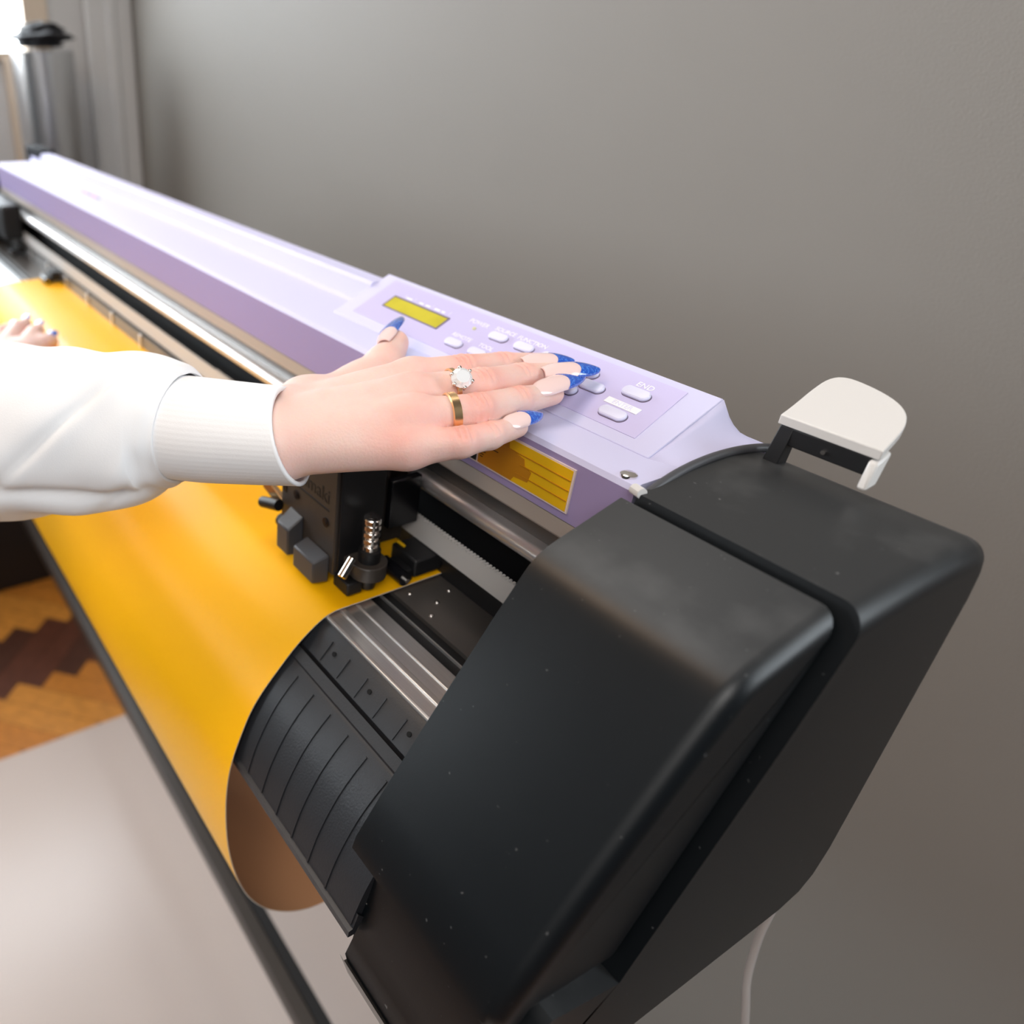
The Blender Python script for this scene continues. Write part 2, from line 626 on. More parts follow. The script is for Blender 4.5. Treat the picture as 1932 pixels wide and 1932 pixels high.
# small printed marking on the flat top far along
for i, (x, mm) in enumerate(((-0.822, 'red_ink'), (-0.809, 'red_ink'), (-0.797, 'grey_ink'), (-0.785, 'red_ink'),
                             (-0.774, 'red_ink'), (-0.763, 'grey_ink'))):
    box('print_mark', mm, cover, x, x + 0.008, 0.292, 0.2955, 1.1499, 1.1503, 0)

# rail bar below the cover
rail = box('rail_bar', 'black', PL, XL, 0.03, 0.280, 0.300, 1.045, 1.1185, 0)
b = MB()
b.prism([(0.263, 1.1086), (0.262, 1.1100), (0.262, 1.1180), (0.282, 1.1180), (0.282, 1.1086)], XL, 0.02)
b.build('rail_strip', 'alu_taupe', rail)
b = MB()
b.prism([(0.270, 1.0965), (0.270, 1.1083), (0.282, 1.1083), (0.282, 1.0965)], XL, 0.02)
b.build('rail_channel', 'alu_dark', rail)
b = MB()
pr = [(0.2665 - 0.0052 * math.sin(a), 1.0915 + 0.0050 * math.cos(a)) for a in [math.pi * k / 10 for k in range(11)]]
b.prism(pr + [(0.282, 1.0865), (0.282, 1.0965)], XL + 0.02, 0.02)
b.build('guide_rail', 'alu_bright', rail, smooth='auto')
b = MB()
b.box(XL, 0.02, 0.262, 0.2635, 1.0565, 1.0705)
for k in range(170):
    x = 0.015 - k * 0.0024
    b.box(x, x + 0.0012, 0.262, 0.2640, 1.0703, 1.0713)
b.build('drive_belt', 'belt', rail)
b = MB()
b.box(XL, 0.02, 0.264, 0.282, 1.0520, 1.0565)
b.build('belt_ledge', 'black', rail)

# warning label on the front face of the cover
lab = box('warning_label', 'label_border', PL, -0.1085, -0.0300, 0.2612, 0.2621, 1.1226, 1.1442, 0)
box('label_field', 'label_yellow', lab, -0.0868, -0.0310, 0.2610, 0.2613, 1.1234, 1.1434, 0)
box('label_symbol', 'black', lab, -0.1075, -0.0880, 0.2610, 0.2613, 1.1234, 1.1434, 0)
b = MB()
fld = [(-0.0866, 1.1236), (-0.0640, 1.1236), (-0.0625, 1.1262), (-0.0540, 1.1270), (-0.0528, 1.1325), (-0.0572, 1.1340),
       (-0.0580, 1.1372), (-0.0680, 1.1388), (-0.0690, 1.1432), (-0.0866, 1.1432)]
n = len(fld)
b.add([(x, 0.2608, z) for x, z in fld] + [(x, 0.2611, z) for x, z in fld],
      [tuple(range(n)), tuple(range(n, 2 * n))[::-1]] + [(i, (i + 1) % n, n + (i + 1) % n, n + i) for i in range(n)])
b.build('label_patch', 'label_amber', lab)
for z, x0 in ((1.1384, -0.074), (1.1334, -0.060), (1.1284, -0.062)):
    box('label_line', 'label_amber', lab, x0, -0.0312, 0.2606, 0.2611, z, z + 0.00035, 0)
for z, x0, x1 in ((1.1300, -0.0855, -0.082), (1.1285, -0.0858, -0.083), (1.1335, -0.080, -0.074), (1.1272, -0.0853, -0.0835)):
    box('label_line', 'black', lab, x0, x1, 0.2606, 0.2611, z, z + 0.0003, 0)

# control panel: sloped plate, m = slope of its face
PM = (1.169 - 1.150) / (0.33 - 0.287)
pz = lambda y: 1.150 + PM * (y - 0.287)
nrm = Vector((0, -PM, 1)).normalized()
sdir = Vector((0, 1, PM)).normalized()


def pp(x, y, lift=0.0):
    return Vector((x, y, pz(y))) + nrm * lift


b = MB()
A = [pp(-0.2582, 0.287, 0.0006), pp(-0.016, 0.287, 0.0006), pp(-0.0165, 0.3285, 0.0006), pp(-0.2582, 0.330, 0.0006)]
Bq = [Vector((-0.2582, 0.2868, 1.1498)), Vector((-0.016, 0.2868, 1.1498)), Vector((-0.012, 0.340, 1.148)), Vector((-0.2600, 0.340, 1.148))]
b.add(A + Bq, [(0, 1, 2, 3), (0, 4, 5, 1), (1, 5, 6, 2), (2, 6, 7, 3), (3, 7, 4, 0), (7, 6, 5, 4)])
panel = b.build('control_panel', 'lilac', PL, bevel=0.0012, seg=3)
ins = [(-0.2450, 0.2932), (-0.0282, 0.2926), (-0.0304, 0.3248), (-0.2462, 0.3268)]
b = MB()
b.add([pp(x, y, 0.0009) for x, y in ins] + [pp(x, y, -0.0006) for x, y in ins],
      [(0, 1, 2, 3), (0, 4, 5, 1), (1, 5, 6, 2), (2, 6, 7, 3), (3, 7, 4, 0)])
b.build('panel_face', 'lilac_panel', panel)
# display: yellow-green screen sunk in a dark frame
b = MB()
lc = [(-0.2296, 0.3055), (-0.1775, 0.3048), (-0.1781, 0.3138), (-0.2301, 0.3145)]
lo = [(x + dx, y + dy) for (x, y), (dx, dy) in zip(lc, ((-.0007, -.0005), (.0007, -.0005), (.0007, .0009), (-.0007, .0009)))]
b.add([pp(x, y, 0.0014) for x, y in lo] + [pp(x, y, 0.0014) for x, y in lc] + [pp(x, y, 0.0011) for x, y in lc] + [pp(x, y, 0) for x, y in lo],
      [(i, (i + 1) % 4, 4 + (i + 1) % 4, 4 + i) for i in range(4)] + [(4 + i, 4 + (i + 1) % 4, 8 + (i + 1) % 4, 8 + i) for i in range(4)] +
      [(12 + i, 12 + (i + 1) % 4, (i + 1) % 4, i) for i in range(4)])
b.build('display_frame', 'grey_ink', panel)
b = MB()
b.add([pp(x, y, 0.0012) for x, y in lc] + [pp(x, y, 0.0) for x, y in lc],
      [(0, 1, 2, 3), (0, 4, 5, 1), (1, 5, 6, 2), (2, 6, 7, 3), (3, 7, 4, 0)])
b.build('display_screen', 'lcd', panel)


def pill(x, y, L=0.0125, W=0.0056, lift0=0.0, lift1=0.0028, grow=0.0):
    vs, fs = [], []
    N = 28
    for lv, sc in ((lift0, 0), (lift1 - 0.0008, 0), (lift1 - 0.0002, -0.0005), (lift1, -0.0013)):
        for k in range(N):
            a = 2 * math.pi * k / N
            r = W / 2 + grow + sc
            cx = (L - W) / 2 * (1 if math.cos(a) >= 0 else -1)
            vs.append(pp(x, y, lv) + Vector((cx + r * math.cos(a), 0, 0)) + sdir * (r * math.sin(a)))
    for q in range(3):
        for k in range(N):
            fs.append((q * N + k, q * N + (k + 1) % N, (q + 1) * N + (k + 1) % N, (q + 1) * N + k))
    fs.append(tuple(range(3 * N, 4 * N)))
    return vs, fs


keys = [(-0.1563, 0.3003), (-0.1373, 0.3003), (-0.1183, 0.3001), (-0.0993, 0.3000), (-0.1376, 0.3147), (-0.1187, 0.3147), (-0.0998, 0.3146),
        (-0.0675, 0.3084), (-0.0772, 0.3018), (-0.0866, 0.3078), (-0.0772, 0.3148), (-0.0474, 0.3138), (-0.0465, 0.2993)]
for x, y in keys:
    sz = dict(L=0.0142, W=0.0062) if x > -0.05 else (dict(L=0.0136, W=0.0060) if x > -0.09 else {})
    b = MB()
    vs, fs = pill(x, y, **sz)
    b.add(vs, fs)
    kb = b.build('key_button', 'lilac_key', panel, smooth='auto', angle=28)
    b = MB()
    vs, fs = pill(x + 0.0003, y - 0.0002, lift0=0.0, lift1=0.0013, grow=0.0006, **sz)
    b.add(vs, fs)
    b.build('key_gap', 'grey_ink', panel)
for s, x, y, sz in (('POWER', -0.1577, 0.3189, .0043), ('REMOTE', -0.1566, 0.3060, .0040), ('TOOL', -0.1372, 0.3060, .0040),
                    ('SOURCE', -0.1381, 0.3200, .0040), ('FUNCTION', -0.1182, 0.3198, .0040), ('END', -0.0477, 0.3195, .0045)):
    text('key_legend', s, sz, 'white_ink', panel, pp(x, y, 0.00095), (1, 0, 0), sdir)
b = MB()
q = [(-0.0560, 0.3038), (-0.0380, 0.3036), (-0.0380, 0.3070), (-0.0560, 0.3072)]
b.add([pp(x, y, 0.0013) for x, y in q] + [pp(x, y, 0.0) for x, y in q],
      [(0, 1, 2, 3), (0, 4, 5, 1), (1, 5, 6, 2), (2, 6, 7, 3), (3, 7, 4, 0)])
b.build('legend_block', 'white_ink', panel)
text('key_legend', 'ENTER', .0036, 'lilac_key', panel, pp(-0.047, 0.3054, 0.0013), (1, 0, 0), sdir)
# faint legend bar over the display
b = MB()
for x0, x1, y in ((-0.2235, -0.2232, 0.3180), (-0.2215, -0.2160, 0.3170), (-0.2140, -0.2137, 0.318), (-0.2090, -0.2050, 0.3170),
                  (-0.2030, -0.1985, 0.3170), (-0.1972, -0.1969, 0.318), (-0.1945, -0.1895, 0.3170), (-0.1880, -0.1850, 0.3170), (-0.1815, -0.1812, 0.318)):
    hh = 0.0013 if x1 - x0 > .001 else 0.0024
    qd = [(x0, y - hh / 2), (x1, y - hh / 2), (x1, y + hh / 2), (x0, y + hh / 2)]
    b.add([pp(x, yy, 0.0011) for x, yy in qd], [(0, 1, 2, 3)])
b.build('display_legend', 'white_ink', panel)
b = MB()
b.tube([pp(-0.1565, 0.3143, 0.0005), pp(-0.1565, 0.3143, 0.0016)], [0.0013, 0.0009], 14)
b.build('power_light', 'led', panel, smooth='auto')

# flared lilac end piece to the right of the panel, hollowed behind
rings = []
front = [(0.2868, 1.1500), (0.297, 1.1543), (0.308, 1.1592), (0.319, 1.1640), (0.3285, 1.1685), (0.333, 1.1630), (0.337, 1.1560), (0.341, 1.1520), (0.347, 1.1490)]
endp = [(0.2868, 1.1490), (0.297, 1.1506), (0.307, 1.1517), (0.317, 1.1525), (0.326, 1.1528), (0.332, 1.1527), (0.337, 1.1520), (0.342, 1.1510), (0.348, 1.1485)]
for t in [k / 8 for k in range(9)]:
    x = -0.0162 + 0.0165 * t
    e = 1 - (1 - t) ** 2.2
    rings.append([(x + 0.004 * t * (k / 8.0), f[0] * (1 - e) + g[0] * e, f[1] * (1 - e) + g[1] * e) for k, (f, g) in enumerate(zip(front, endp))])
vs = [p for r in rings for p in r]
nr = len(front)
fs = [(i * nr + k, i * nr + k + 1, (i + 1) * nr + k + 1, (i + 1) * nr + k) for i in range(8) for k in range(nr - 1)]
b = MB()
b.add(vs, fs)
o = b.build('end_flare', 'lilac', PL, smooth='auto', angle=40)
sm = o.modifiers.new('solid', 'SOLIDIFY')
sm.thickness = 0.0015
sm.offset = -1
b = MB()
b.tube([(0.0006 + 0.004 * k / 8, y, z - 0.0019) for k, (y, z) in enumerate(endp)], 0.0016, 10)
b.build('end_gap', 'grey_ink', PL, smooth=True)

# ---- black end housing at the right
fc = [(0.2515, 1.1488), (0.2470, 1.1474), (0.2210, 1.1392), (0.2165, 1.1377), (0.2130, 1.1361), (0.2100, 1.1340), (0.2072, 1.1312), (0.2045, 1.1275), (0.2020, 1.1237), (0.1935, 1.1110), (0.1830, 1.0940),
      (0.1660, 1.0665), (0.1490, 1.0380), (0.1375, 1.0175), (0.1358, 1.0110), (0.1385, 1.0055), (0.1460, 1.0020), (0.1530, 1.0020), (0.1560, 1.0080), (0.1920, 1.0060), (0.2300, 1.099)]
vs, fs = rounded_extrude(fc, 0.0, 0.0835, 0.007, square=(len(fc) - 1, len(fc) - 2))
b = MB()
b.add(vs, fs)
shell = b.build('end_housing', 'shell_black', PL, smooth='auto', angle=35)
bc = [(0.2575, 1.1502), (0.2640, 1.1512), (0.285, 1.1535), (0.310, 1.1550), (0.324, 1.1545), (0.333, 1.1510), (0.3375, 1.1430), (0.3400, 1.130),
      (0.3440, 1.05), (0.3475, 0.985), (0.3455, 0.965), (0.338, 0.952), (0.322, 0.9455), (0.26, 0.9395), (0.18, 0.9320), (0.142, 0.9270),
      (0.1375, 0.9290), (0.1355, 0.9380), (0.1390, 0.9475), (0.1410, 0.9600), (0.1450, 0.9750), (0.1480, 0.9900), (0.1540, 1.0040), (0.1600, 1.0080), (0.1960, 1.0000), (0.2380, 1.099)]
vs, fs = rounded_extrude(bc, 0.003, 0.0885, 0.009, steps=8, square=[len(bc) - 1, len(bc) - 2] + [i for i, p in enumerate(bc) if p[0] < 0.165 and p[1] < 1.01])
b = MB()
b.add(vs, fs)
b.build('rear_housing', 'shell_black', shell, smooth='auto', angle=35)
b = MB()
b.prism([(0.2440, 1.1425), (0.2610, 1.1445), (0.2480, 1.105), (0.2000, 0.995), (0.1880, 0.999), (0.2280, 1.105)], 0.0025, 0.0800)
b.build('housing_groove', 'black', shell)
# raised rim along the rear housing's inner edge
b = MB()
pts = [(0.0005, 0.2600, 1.1500), (-0.0008, 0.275, 1.1540), (-0.0015, 0.290, 1.1560), (-0.001, 0.305, 1.1572), (0.001, 0.320, 1.1575), (0.0045, 0.333, 1.1565), (0.009, 0.336, 1.1545)]
b.tube(smooth_poly([(x_ + 0.003, y_, z_ - 0.0016) for x_, y_, z_ in pts], 2, False), 0.0019, 10)
b.build('housing_rim', 'knob_grey', shell, smooth=True)
b = MB()
b.tube([(-0.001, 0.2595, 1.1502), (0.004, 0.2580, 1.1506)], [0.0022, 0.0022], 12)
b.build('rim_clip', 'lever_white', shell, smooth='auto')
# lower lip strip of the housing
b = MB()
b.prism([(0.1340, 0.9360), (0.1365, 0.9285), (0.150, 0.9270), (0.172, 0.860), (0.168, 0.858), (0.140, 0.915)], 0.001, 0.08)
b.build('lower_lip', 'alu_dark', shell)

# white lever on its black bracket behind the housing
b = MB()
back = smooth_poly([(0.0495, 0.0), (0.0480, 0.0090), (0.0462, 0.0180), (0.0415, 0.0262), (0.0330, 0.0318), (0.0205, 0.0352), (0.0125, 0.0355), (0.0090, 0.0310), (0.0095, 0.0200), (0.0110, 0.0080), (0.0115, 0.0)], 2, False)
outl = back[::-1]
outl = [outl[0]] + [(0.0495, 0.0)] + back[1:-1]
n = len(outl)


def lv(x, d, t):
    return (x, 0.321 + d, 1.170 + d * 0.28 + t)


vs = [lv(x, d, 0.0) for x, d in outl] + [lv(x, d, 0.0040) for x, d in outl]
b.add(vs, [tuple(range(n))[::-1], tuple(range(n, 2 * n))] + [(i, (i + 1) % n, n + (i + 1) % n, n + i) for i in range(n)])
lever = b.build('lever', 'lever_white', PL, bevel=0.0018, seg=4)
b = MB()
b.add([(0.0462, 0.3205, 1.1690), (0.0496, 0.3205, 1.1690), (0.0510, 0.3165, 1.1590), (0.0474, 0.3165, 1.1590),
       (0.0462, 0.3290, 1.1720), (0.0496, 0.3290, 1.1720), (0.0510, 0.3230, 1.1600), (0.0474, 0.3230, 1.1600)],
      [(0, 1, 2, 3), (4, 7, 6, 5), (0, 4, 5, 1), (1, 5, 6, 2), (2, 6, 7, 3), (3, 7, 4, 0)])
b.build('lever_rim', 'lever_white', lever, bevel=0.0010)
b = MB()
b.box(0.0140, 0.0465, 0.3215, 0.3260, 1.1625, 1.1700)
b.add([(0.0125, 0.3215, 1.170), (0.0180, 0.3215, 1.170), (0.0180, 0.3270, 1.170), (0.0125, 0.3270, 1.170),
       (0.0110, 0.3190, 1.1500), (0.0175, 0.3190, 1.1500), (0.0175, 0.3260, 1.1500), (0.0110, 0.3260, 1.1500)],
      [(0, 1, 2, 3), (4, 7, 6, 5), (0, 4, 5, 1), (1, 5, 6, 2), (2, 6, 7, 3), (3, 7, 4, 0)])
b.build('lever_bracket', 'black', lever, bevel=0.0005)
b = MB()
b.tube([(0.031, 0.3216, 1.1655), (0.031, 0.3208, 1.1655)], 0.0009, 12)
b.build('bracket_screw', 'chrome', lever)

# ---- platen
OY, OZ = 0.0016, -0.0014
b = MB()
b.prism([(0.1895, 1.0375), (0.1858, 1.0352), (0.1768, 1.0245), (0.1768, 1.010), (0.1895, 1.010)], XL, 0.006)
cpts = [(0.1722, 1.0257), (0.1680, 1.0212), (0.1660, 1.0195), (0.1585, 1.0115), (0.1510, 1.0015), (0.1450, 0.9905), (0.1400, 0.9790), (0.1365, 0.9680), (0.1348, 0.9615)]
cpts = [(y + OY, z + OZ) for y, z in cpts]


def catmull(pts, sub=5):
    A = [np.array(p, float) for p in pts]
    out = []
    for i in range(len(A) - 1):
        p0, p1, p2, p3 = A[max(i - 1, 0)], A[i], A[i + 1], A[min(i + 2, len(A) - 1)]
        for k in range(sub):
            t = k / sub
            out.append(0.5 * ((2 * p1) + (p2 - p0) * t + (2 * p0 - 5 * p1 + 4 * p2 - p3) * t * t + (3 * p1 - p0 - 3 * p2 + p3) * t ** 3))
    return [tuple(p) for p in out] + [tuple(A[-1])]


curve = catmull(cpts, 4)
b.prism(curve + [(0.142 + OY, 0.964), (0.155 + OY, 0.990), (0.172 + OY, 1.008)], XL, 0.0035)
b.prism([(0.1352 + OY, 0.9592), (0.1330 + OY, 0.9585), (0.1328 + OY, 0.9545), (0.1365 + OY, 0.9545), (0.141 + OY, 0.964), (0.1375 + OY, 0.968)], XL, 0.0050)
# ridge beside the groove
b.prism([(0.1722 + OY, 1.0266 + OZ), (0.1680 + OY, 1.0224 + OZ), (0.1677 + OY, 1.0200 + OZ), (0.1722 + OY, 1.024 + OZ)], XL, 0.004)


def rib_on(profile, x, hgt=0.0006, wd=0.0010):
    for a, c in zip(profile[:-1], profile[1:]):
        a2, c2 = np.array(a), np.array(c)
        d = (c2 - a2) / np.hypot(*(c2 - a2))
        nn = np.array([d[1], -d[0]])
        if nn[0] > 0:
            nn = -nn
        q = [a2 - nn * 0.0004, c2 - nn * 0.0004, c2 + nn * hgt, a2 + nn * hgt]
        b.prism([tuple(p) for p in q], x, x + wd)


for k in range(26):
    x = -0.0180 - k * 0.0155
    rib_on(curve[9:], x)
    rib_on([(0.1850, 1.0343), (0.1774, 1.0252)], x + 0.003, 0.0005, 0.0008)
platen = b.build('platen', 'platen_black', PL, smooth='auto', angle=25)
for k in range(9):
    x = -0.0246 - k * 0.031
    bb = MB()
    c0 = Vector((x, 0.1824, 1.0312))
    nn = Vector((0, -0.012, 0.0085)).normalized()
    bb.tube([c0 - nn * 0.001, c0 + nn * 0.0004], 0.0013, 14)
    bb.build('suction_hole', 'platen_hole', platen)
b = MB()
b.box(XL, 0.01, 0.1896, 0.2200, 1.020, 1.0388)
b.prism([(0.1894, 1.0385), (0.1898, 1.0394), (0.1912, 1.0397), (0.1920, 1.0391), (0.1920, 1.038), (0.1894, 1.038)], XL, 0.01)
b.prism([(0.1985, 1.0385), (0.1992, 1.0399), (0.2018, 1.0399), (0.2026, 1.0391), (0.2026, 1.038), (0.1985, 1.038)], XL, 0.01)
b.prism([(0.2095, 1.0385), (0.2100, 1.0397), (0.2112, 1.0397), (0.2118, 1.0385)], XL, 0.01)
b.build('platen_strip', 'aluminium', platen, bevel=0.0003)
b = MB()
b.box(XL, 0.01, 0.2200, 0.2335, 1.018, 1.0372)
b.build('cutting_groove', 'black', platen)
b = MB()
b.box(XL, 0.01, 0.2268, 0.2276, 1.0372, 1.0388)
b.build('cutting_line', 'aluminium', platen)
b = MB()
b.box(XL, 0.01, 0.2335, 0.2670, 1.020, 1.0398)
plate = b.build('feed_plate', 'plate_dark', platen)
for x, y in ((-0.0800, 0.2390), (-0.0875, 0.2490), (-0.1010, 0.2410), (-0.0930, 0.2620)):
    bb = MB()
    bb.tube([(x, y, 1.0396), (x, y, 1.0403), (x, y, 1.0406)], [0.0016, 0.0014, 0.0006], 14)
    bb.build('plate_screw', 'chrome', plate, smooth=True)
b = MB()
b.box(XL, 0.01, 0.2670, 0.2800, 1.020, 1.0500)
b.build('rear_step', 'black', platen)
b = MB()
b.box(XL, -0.17, 0.2585, 0.2622, 1.0408, 1.0545)
strip = b.build('roller_strip', 'alu_dark', rail)
for k in range(10):
    x = -0.30 - k * 0.085
    box('strip_clip', 'aluminium', rail, x, x + 0.004, 0.2568, 0.2590, 1.042, 1.0550, 0.0003)

# pinch rollers
for x in (-0.1180, -0.845, -1.02):
    b = MB()
    b.box(x - 0.010, x + 0.012, 0.2470, 0.2660, 1.0450, 1.0560)
    b.box(x - 0.006, x + 0.010, 0.2400, 0.2480, 1.0430, 1.0500)
    pr_ = b.build('pinch_arm', 'black', rail, bevel=0.0012)
    b = MB()
    b.tube([(x - 0.008, 0.2410, 1.0462), (x + 0.012, 0.2410, 1.0462)], 0.0042, 20)
    b.build('pinch_roller', 'black_gloss', rail, smooth='auto')
    b = MB()
    b.tube([(x + 0.012, 0.2410, 1.0462), (x + 0.0140, 0.2410, 1.0462)], 0.0015, 12)
    b.build('pinch_screw', 'chrome', rail)
box('pinch_tab', 'label_yellow', rail, -0.127, -0.121, 0.250, 0.2515, 1.0560, 1.0570, 0)

# ---- far end housing
b = MB()
b.add(*rounded_extrude([(p[0], p[1]) for p in bc], 1.175, 1.315, 0.02)[:2]) if False else None
b.prism([(0.20, 1.115), (0.335, 1.130), (0.345, 1.12), (0.35, 0.97), (0.16, 0.93), (0.14, 1.01), (0.195, 1.12)], -1.27, -1.16)
b.build('far_housing', 'dark_box', PL, bevel=0.008, seg=4)
b = MB()
b.box(-1.165, -1.075, 0.3140, 0.3370, 1.148, 1.170)
b.build('cover_clip', 'dark_box', PL, bevel=0.003)
b = MB()
b.box(-1.16, -1.02, 0.235, 0.262, 1.062, 1.108)
b.build('rail_stop', 'black', PL, bevel=0.003)

# ---- stand: cross beam and legs
stand = box('stand_beam', 'alu_dark', PL, -1.72, 0.05, 0.280, 0.2985, 0.270, 0.300, 0.002)
box('stand_tray', 'black', stand, -1.72, 0.05, 0.2990, 0.3150, 0.270, 0.2985, 0.002)
stand.data.materials[0] = MATS['carriage']
for x, y0, y1, z1 in ((-1.755, -0.10, 0.425, 0.30), (-0.02, 0.10, 0.49, 0.06)):
    box('stand_leg', 'black', stand, x - 0.03, x + 0.03, 0.268, 0.302, 0.05, 0.935, 0.003)
    box('stand_foot', 'black', stand, x - 0.045, x + 0.045, y0, y1, 0.0125 if x > -1 else 0.0, z1, 0.006)

# ---- cutting carriage
CX0, CX1, CY = -0.1800, -0.1235, 0.204
b = MB()
b.box(CX0, CX1, CY, 0.2350, 1.0500, 1.1200)
b.box(CX0 + 0.004, CX1 - 0.012, 0.2350, 0.2600, 1.0520, 1.1180)
car = b.build('carriage', 'carriage', PL, bevel=0.0008)
box('carriage_side', 'black', car, CX1 - 0.0004, CX1 + 0.0014, CY + 0.002, 0.2345, 1.0485, 1.1195)
b = MB()
b.box(-0.1335, -0.1285, 0.2360, 0.2420, 1.0720, 1.1180)
b.build('pen_post', 'carriage', car, bevel=0.0008)
b = MB()
b.box(-0.1285, -0.1235, 0.2400, 0.2600, 1.0690, 1.0990)
b.build('post_bracket', 'black_gloss', car, bevel=0.0008)


def knob(name, x0, x1, z0, z1, dep, slant, m):
    b = MB()
    y0 = CY
    xm = (x0 + x1) / 2
    vs = [(x0, y0, z0), (x1, y0, z0), (x1, y0, z1), (x0, y0, z1),
          (x0 + 0.001, y0 - dep, z0 + 0.001), (x1 - 0.001, y0 - dep, z0 + 0.001), (x1 - 0.001, y0 - dep, z1 - slant), (x0 + 0.001, y0 - dep, z1 - slant)]
    b.add(vs, [(0, 1, 2, 3), (4, 7, 6, 5), (0, 4, 5, 1), (1, 5, 6, 2), (2, 6, 7, 3), (3, 7, 4, 0)])
    return b.build(name, m, car, bevel=0.0009)


knob('clamp_knob', -0.1690, -0.1545, 1.0465, 1.0715, 0.0100, 0.007, 'knob_grey')
knob('clamp_knob', -0.1500, -0.1270, 1.0440, 1.0615, 0.0100, 0.003, 'knob_grey')
for x, z in ((-0.1630, 1.0817), (-0.1324, 1.0799)):
    b = MB()
    b.tube([(x, CY + 0.0005, z), (x, CY - 0.0006, z)], 0.0027, 18)
    b.tube([(x, CY - 0.0004, z), (x, CY - 0.0009, z)], 0.0014, 14)
    b.build('face_screw', 'black_gloss', car)
box('face_slot', 'black_gloss', car, -0.1780, -0.1738, CY - 0.0004, CY + 0.001, 1.0775, 1.0860, 0.0004)
text('face_lettering', 'Mimaki', 0.0120, 'black', car, (-0.1470, CY - 0.0001, 1.0955), (1, 0, 0.0), (0, 0, 1), align='CENTER')
box('face_line', 'black', car, -0.160, -0.130, CY - 0.0004, CY + 0.0005, 1.0875, 1.0882, 0)
# side lever, dark thumbscrew and little wheel on the left flank
b = MB()
b.add([(-0.1795, 0.2040, 1.0700), (-0.1940, 0.2000, 1.0800), (-0.1960, 0.2000, 1.0720), (-0.1795, 0.2040, 1.0620),
       (-0.1795, 0.2080, 1.0700), (-0.1940, 0.2030, 1.0800), (-0.1960, 0.2030, 1.0720), (-0.1795, 0.2080, 1.0620)],
      [(0, 1, 2, 3), (4, 7, 6, 5), (0, 4, 5, 1), (1, 5, 6, 2), (2, 6, 7, 3), (3, 7, 4, 0)])
b.build('side_lever', 'gold', car, bevel=0.0005)
b = MB()
b.tube([(-0.1760, 0.2000, 1.0690), (-0.1830, 0.1990, 1.0670), (-0.1920, 0.1980, 1.0640)], [0.0035, 0.0036, 0.0034], 16)
b.build('thumbscrew', 'black', car, smooth='auto')
b = MB()
b.tube([(-0.1790, 0.2060, 1.0545), (-0.1825, 0.2060, 1.0545)], 0.0045, 18)
b.build('side_wheel', 'black', car, smooth='auto')
b = MB()
b.tube([(-0.1820, 0.2060, 1.0545), (-0.1838, 0.2060, 1.0545)], 0.0020, 12)
b.build('wheel_screw', 'chrome', car)
# pen holder
px, py = -0.1130, 0.2200
b = MB()
vs, fs = [], []
N = 40
outer = []
for k in range(N + 1):
    a = math.radians(-100 + 200 * k / N)
    outer.append((px + 0.0100 * math.cos(a), py + 0.0100 * math.sin(a)))
outer = [(CX1 - 0.001, py - 0.0100)] + outer + [(CX1 - 0.001, py + 0.0100)]
n = len(outer)
b.add([(x, y, 1.0530) for x, y in outer] + [(x, y, 1.0620) for x, y in outer],
      [tuple(range(n))[::-1], tuple(range(n, 2 * n))] + [(i, (i + 1) % n, n + (i + 1) % n, n + i) for i in range(n)])
b.build('pen_holder', 'carriage', car, bevel=0.0006)
b = MB()
b.tube([(px, py, 1.0450), (px, py, 1.0500), (px, py, 1.0530)], [0.0045, 0.0055, 0.0055], 24)
b.tube([(px, py, 1.0620), (px, py, 1.0690), (px, py, 1.0700)], [0.0060, 0.0060, 0.0042], 24)
b.build('pen_sleeve', 'black', car, smooth='auto')
b = MB()
zz, rr = [], []
z = 1.0690
zz, rr = [z], [0.0038]
for k in range(4):
    zz += [z + 0.0008, z + 0.0030, z + 0.0031, z + 0.0040]
    rr += [0.0049, 0.0049, 0.0040, 0.0040]
    z += 0.0042
zz += [z + 0.0002, z + 0.0024, z + 0.0030, z + 0.0031, z + 0.0022]
rr += [0.0049, 0.0049, 0.0045, 0.0022, 0.0018]
b.tube([(px, py, q) for q in zz], rr, 28)
b.build('pen', 'chrome', car, smooth='auto')
b = MB()
b.tube([(-0.1130, 0.2090, 1.0660), (-0.1105, 0.2010, 1.0585), (-0.1104, 0.2007, 1.0582)], [0.0026, 0.0026, 0.0018], 20)
b.build('pen_screw', 'chrome', car, smooth='auto')
b = MB()
b.box(-0.124, -0.110, 0.205, 0.215, 1.0440, 1.0520)
b.build('pen_foot', 'black', car, bevel=0.001)

# ------------------------------------------------------------------ the yellow vinyl
path = [(0.300, 1.0425), (0.255, 1.0420), (0.215, 1.0416), (0.203, 1.0416), (0.1935, 1.0411), (0.1850, 1.0376), (0.1720, 1.0274), (0.1590, 1.0130), (0.1495, 1.0010),
        (0.1430, 0.9900), (0.1370, 0.9750), (0.1325, 0.9615), (0.1290, 0.9450), (0.1272, 0.9210), (0.1280, 0.8900), (0.1325, 0.8600), (0.1415, 0.8300), (0.1570, 0.8045), (0.1780, 0.7870),
        (0.1995, 0.7800), (0.2250, 0.7815), (0.2480, 0.7900), (0.2650, 0.8040)]
path = catmull(path, 4)
vx0, vx1, NX = -0.868, -0.106, 24
P = np.array(path)
T = np.gradient(P, axis=0)
T /= np.linalg.norm(T, axis=1)[:, None]
Nn = np.stack([-T[:, 1], T[:, 0]], 1)      # towards the inner (machine) side or out
if Nn[10][1] > 0:
    Nn = -Nn
th = 0.0005
b = MB()
n = len(P)
top = [[(vx0 + (vx1 - vx0) * k / NX, p[0], p[1]) for k in range(NX + 1)] for p in P]
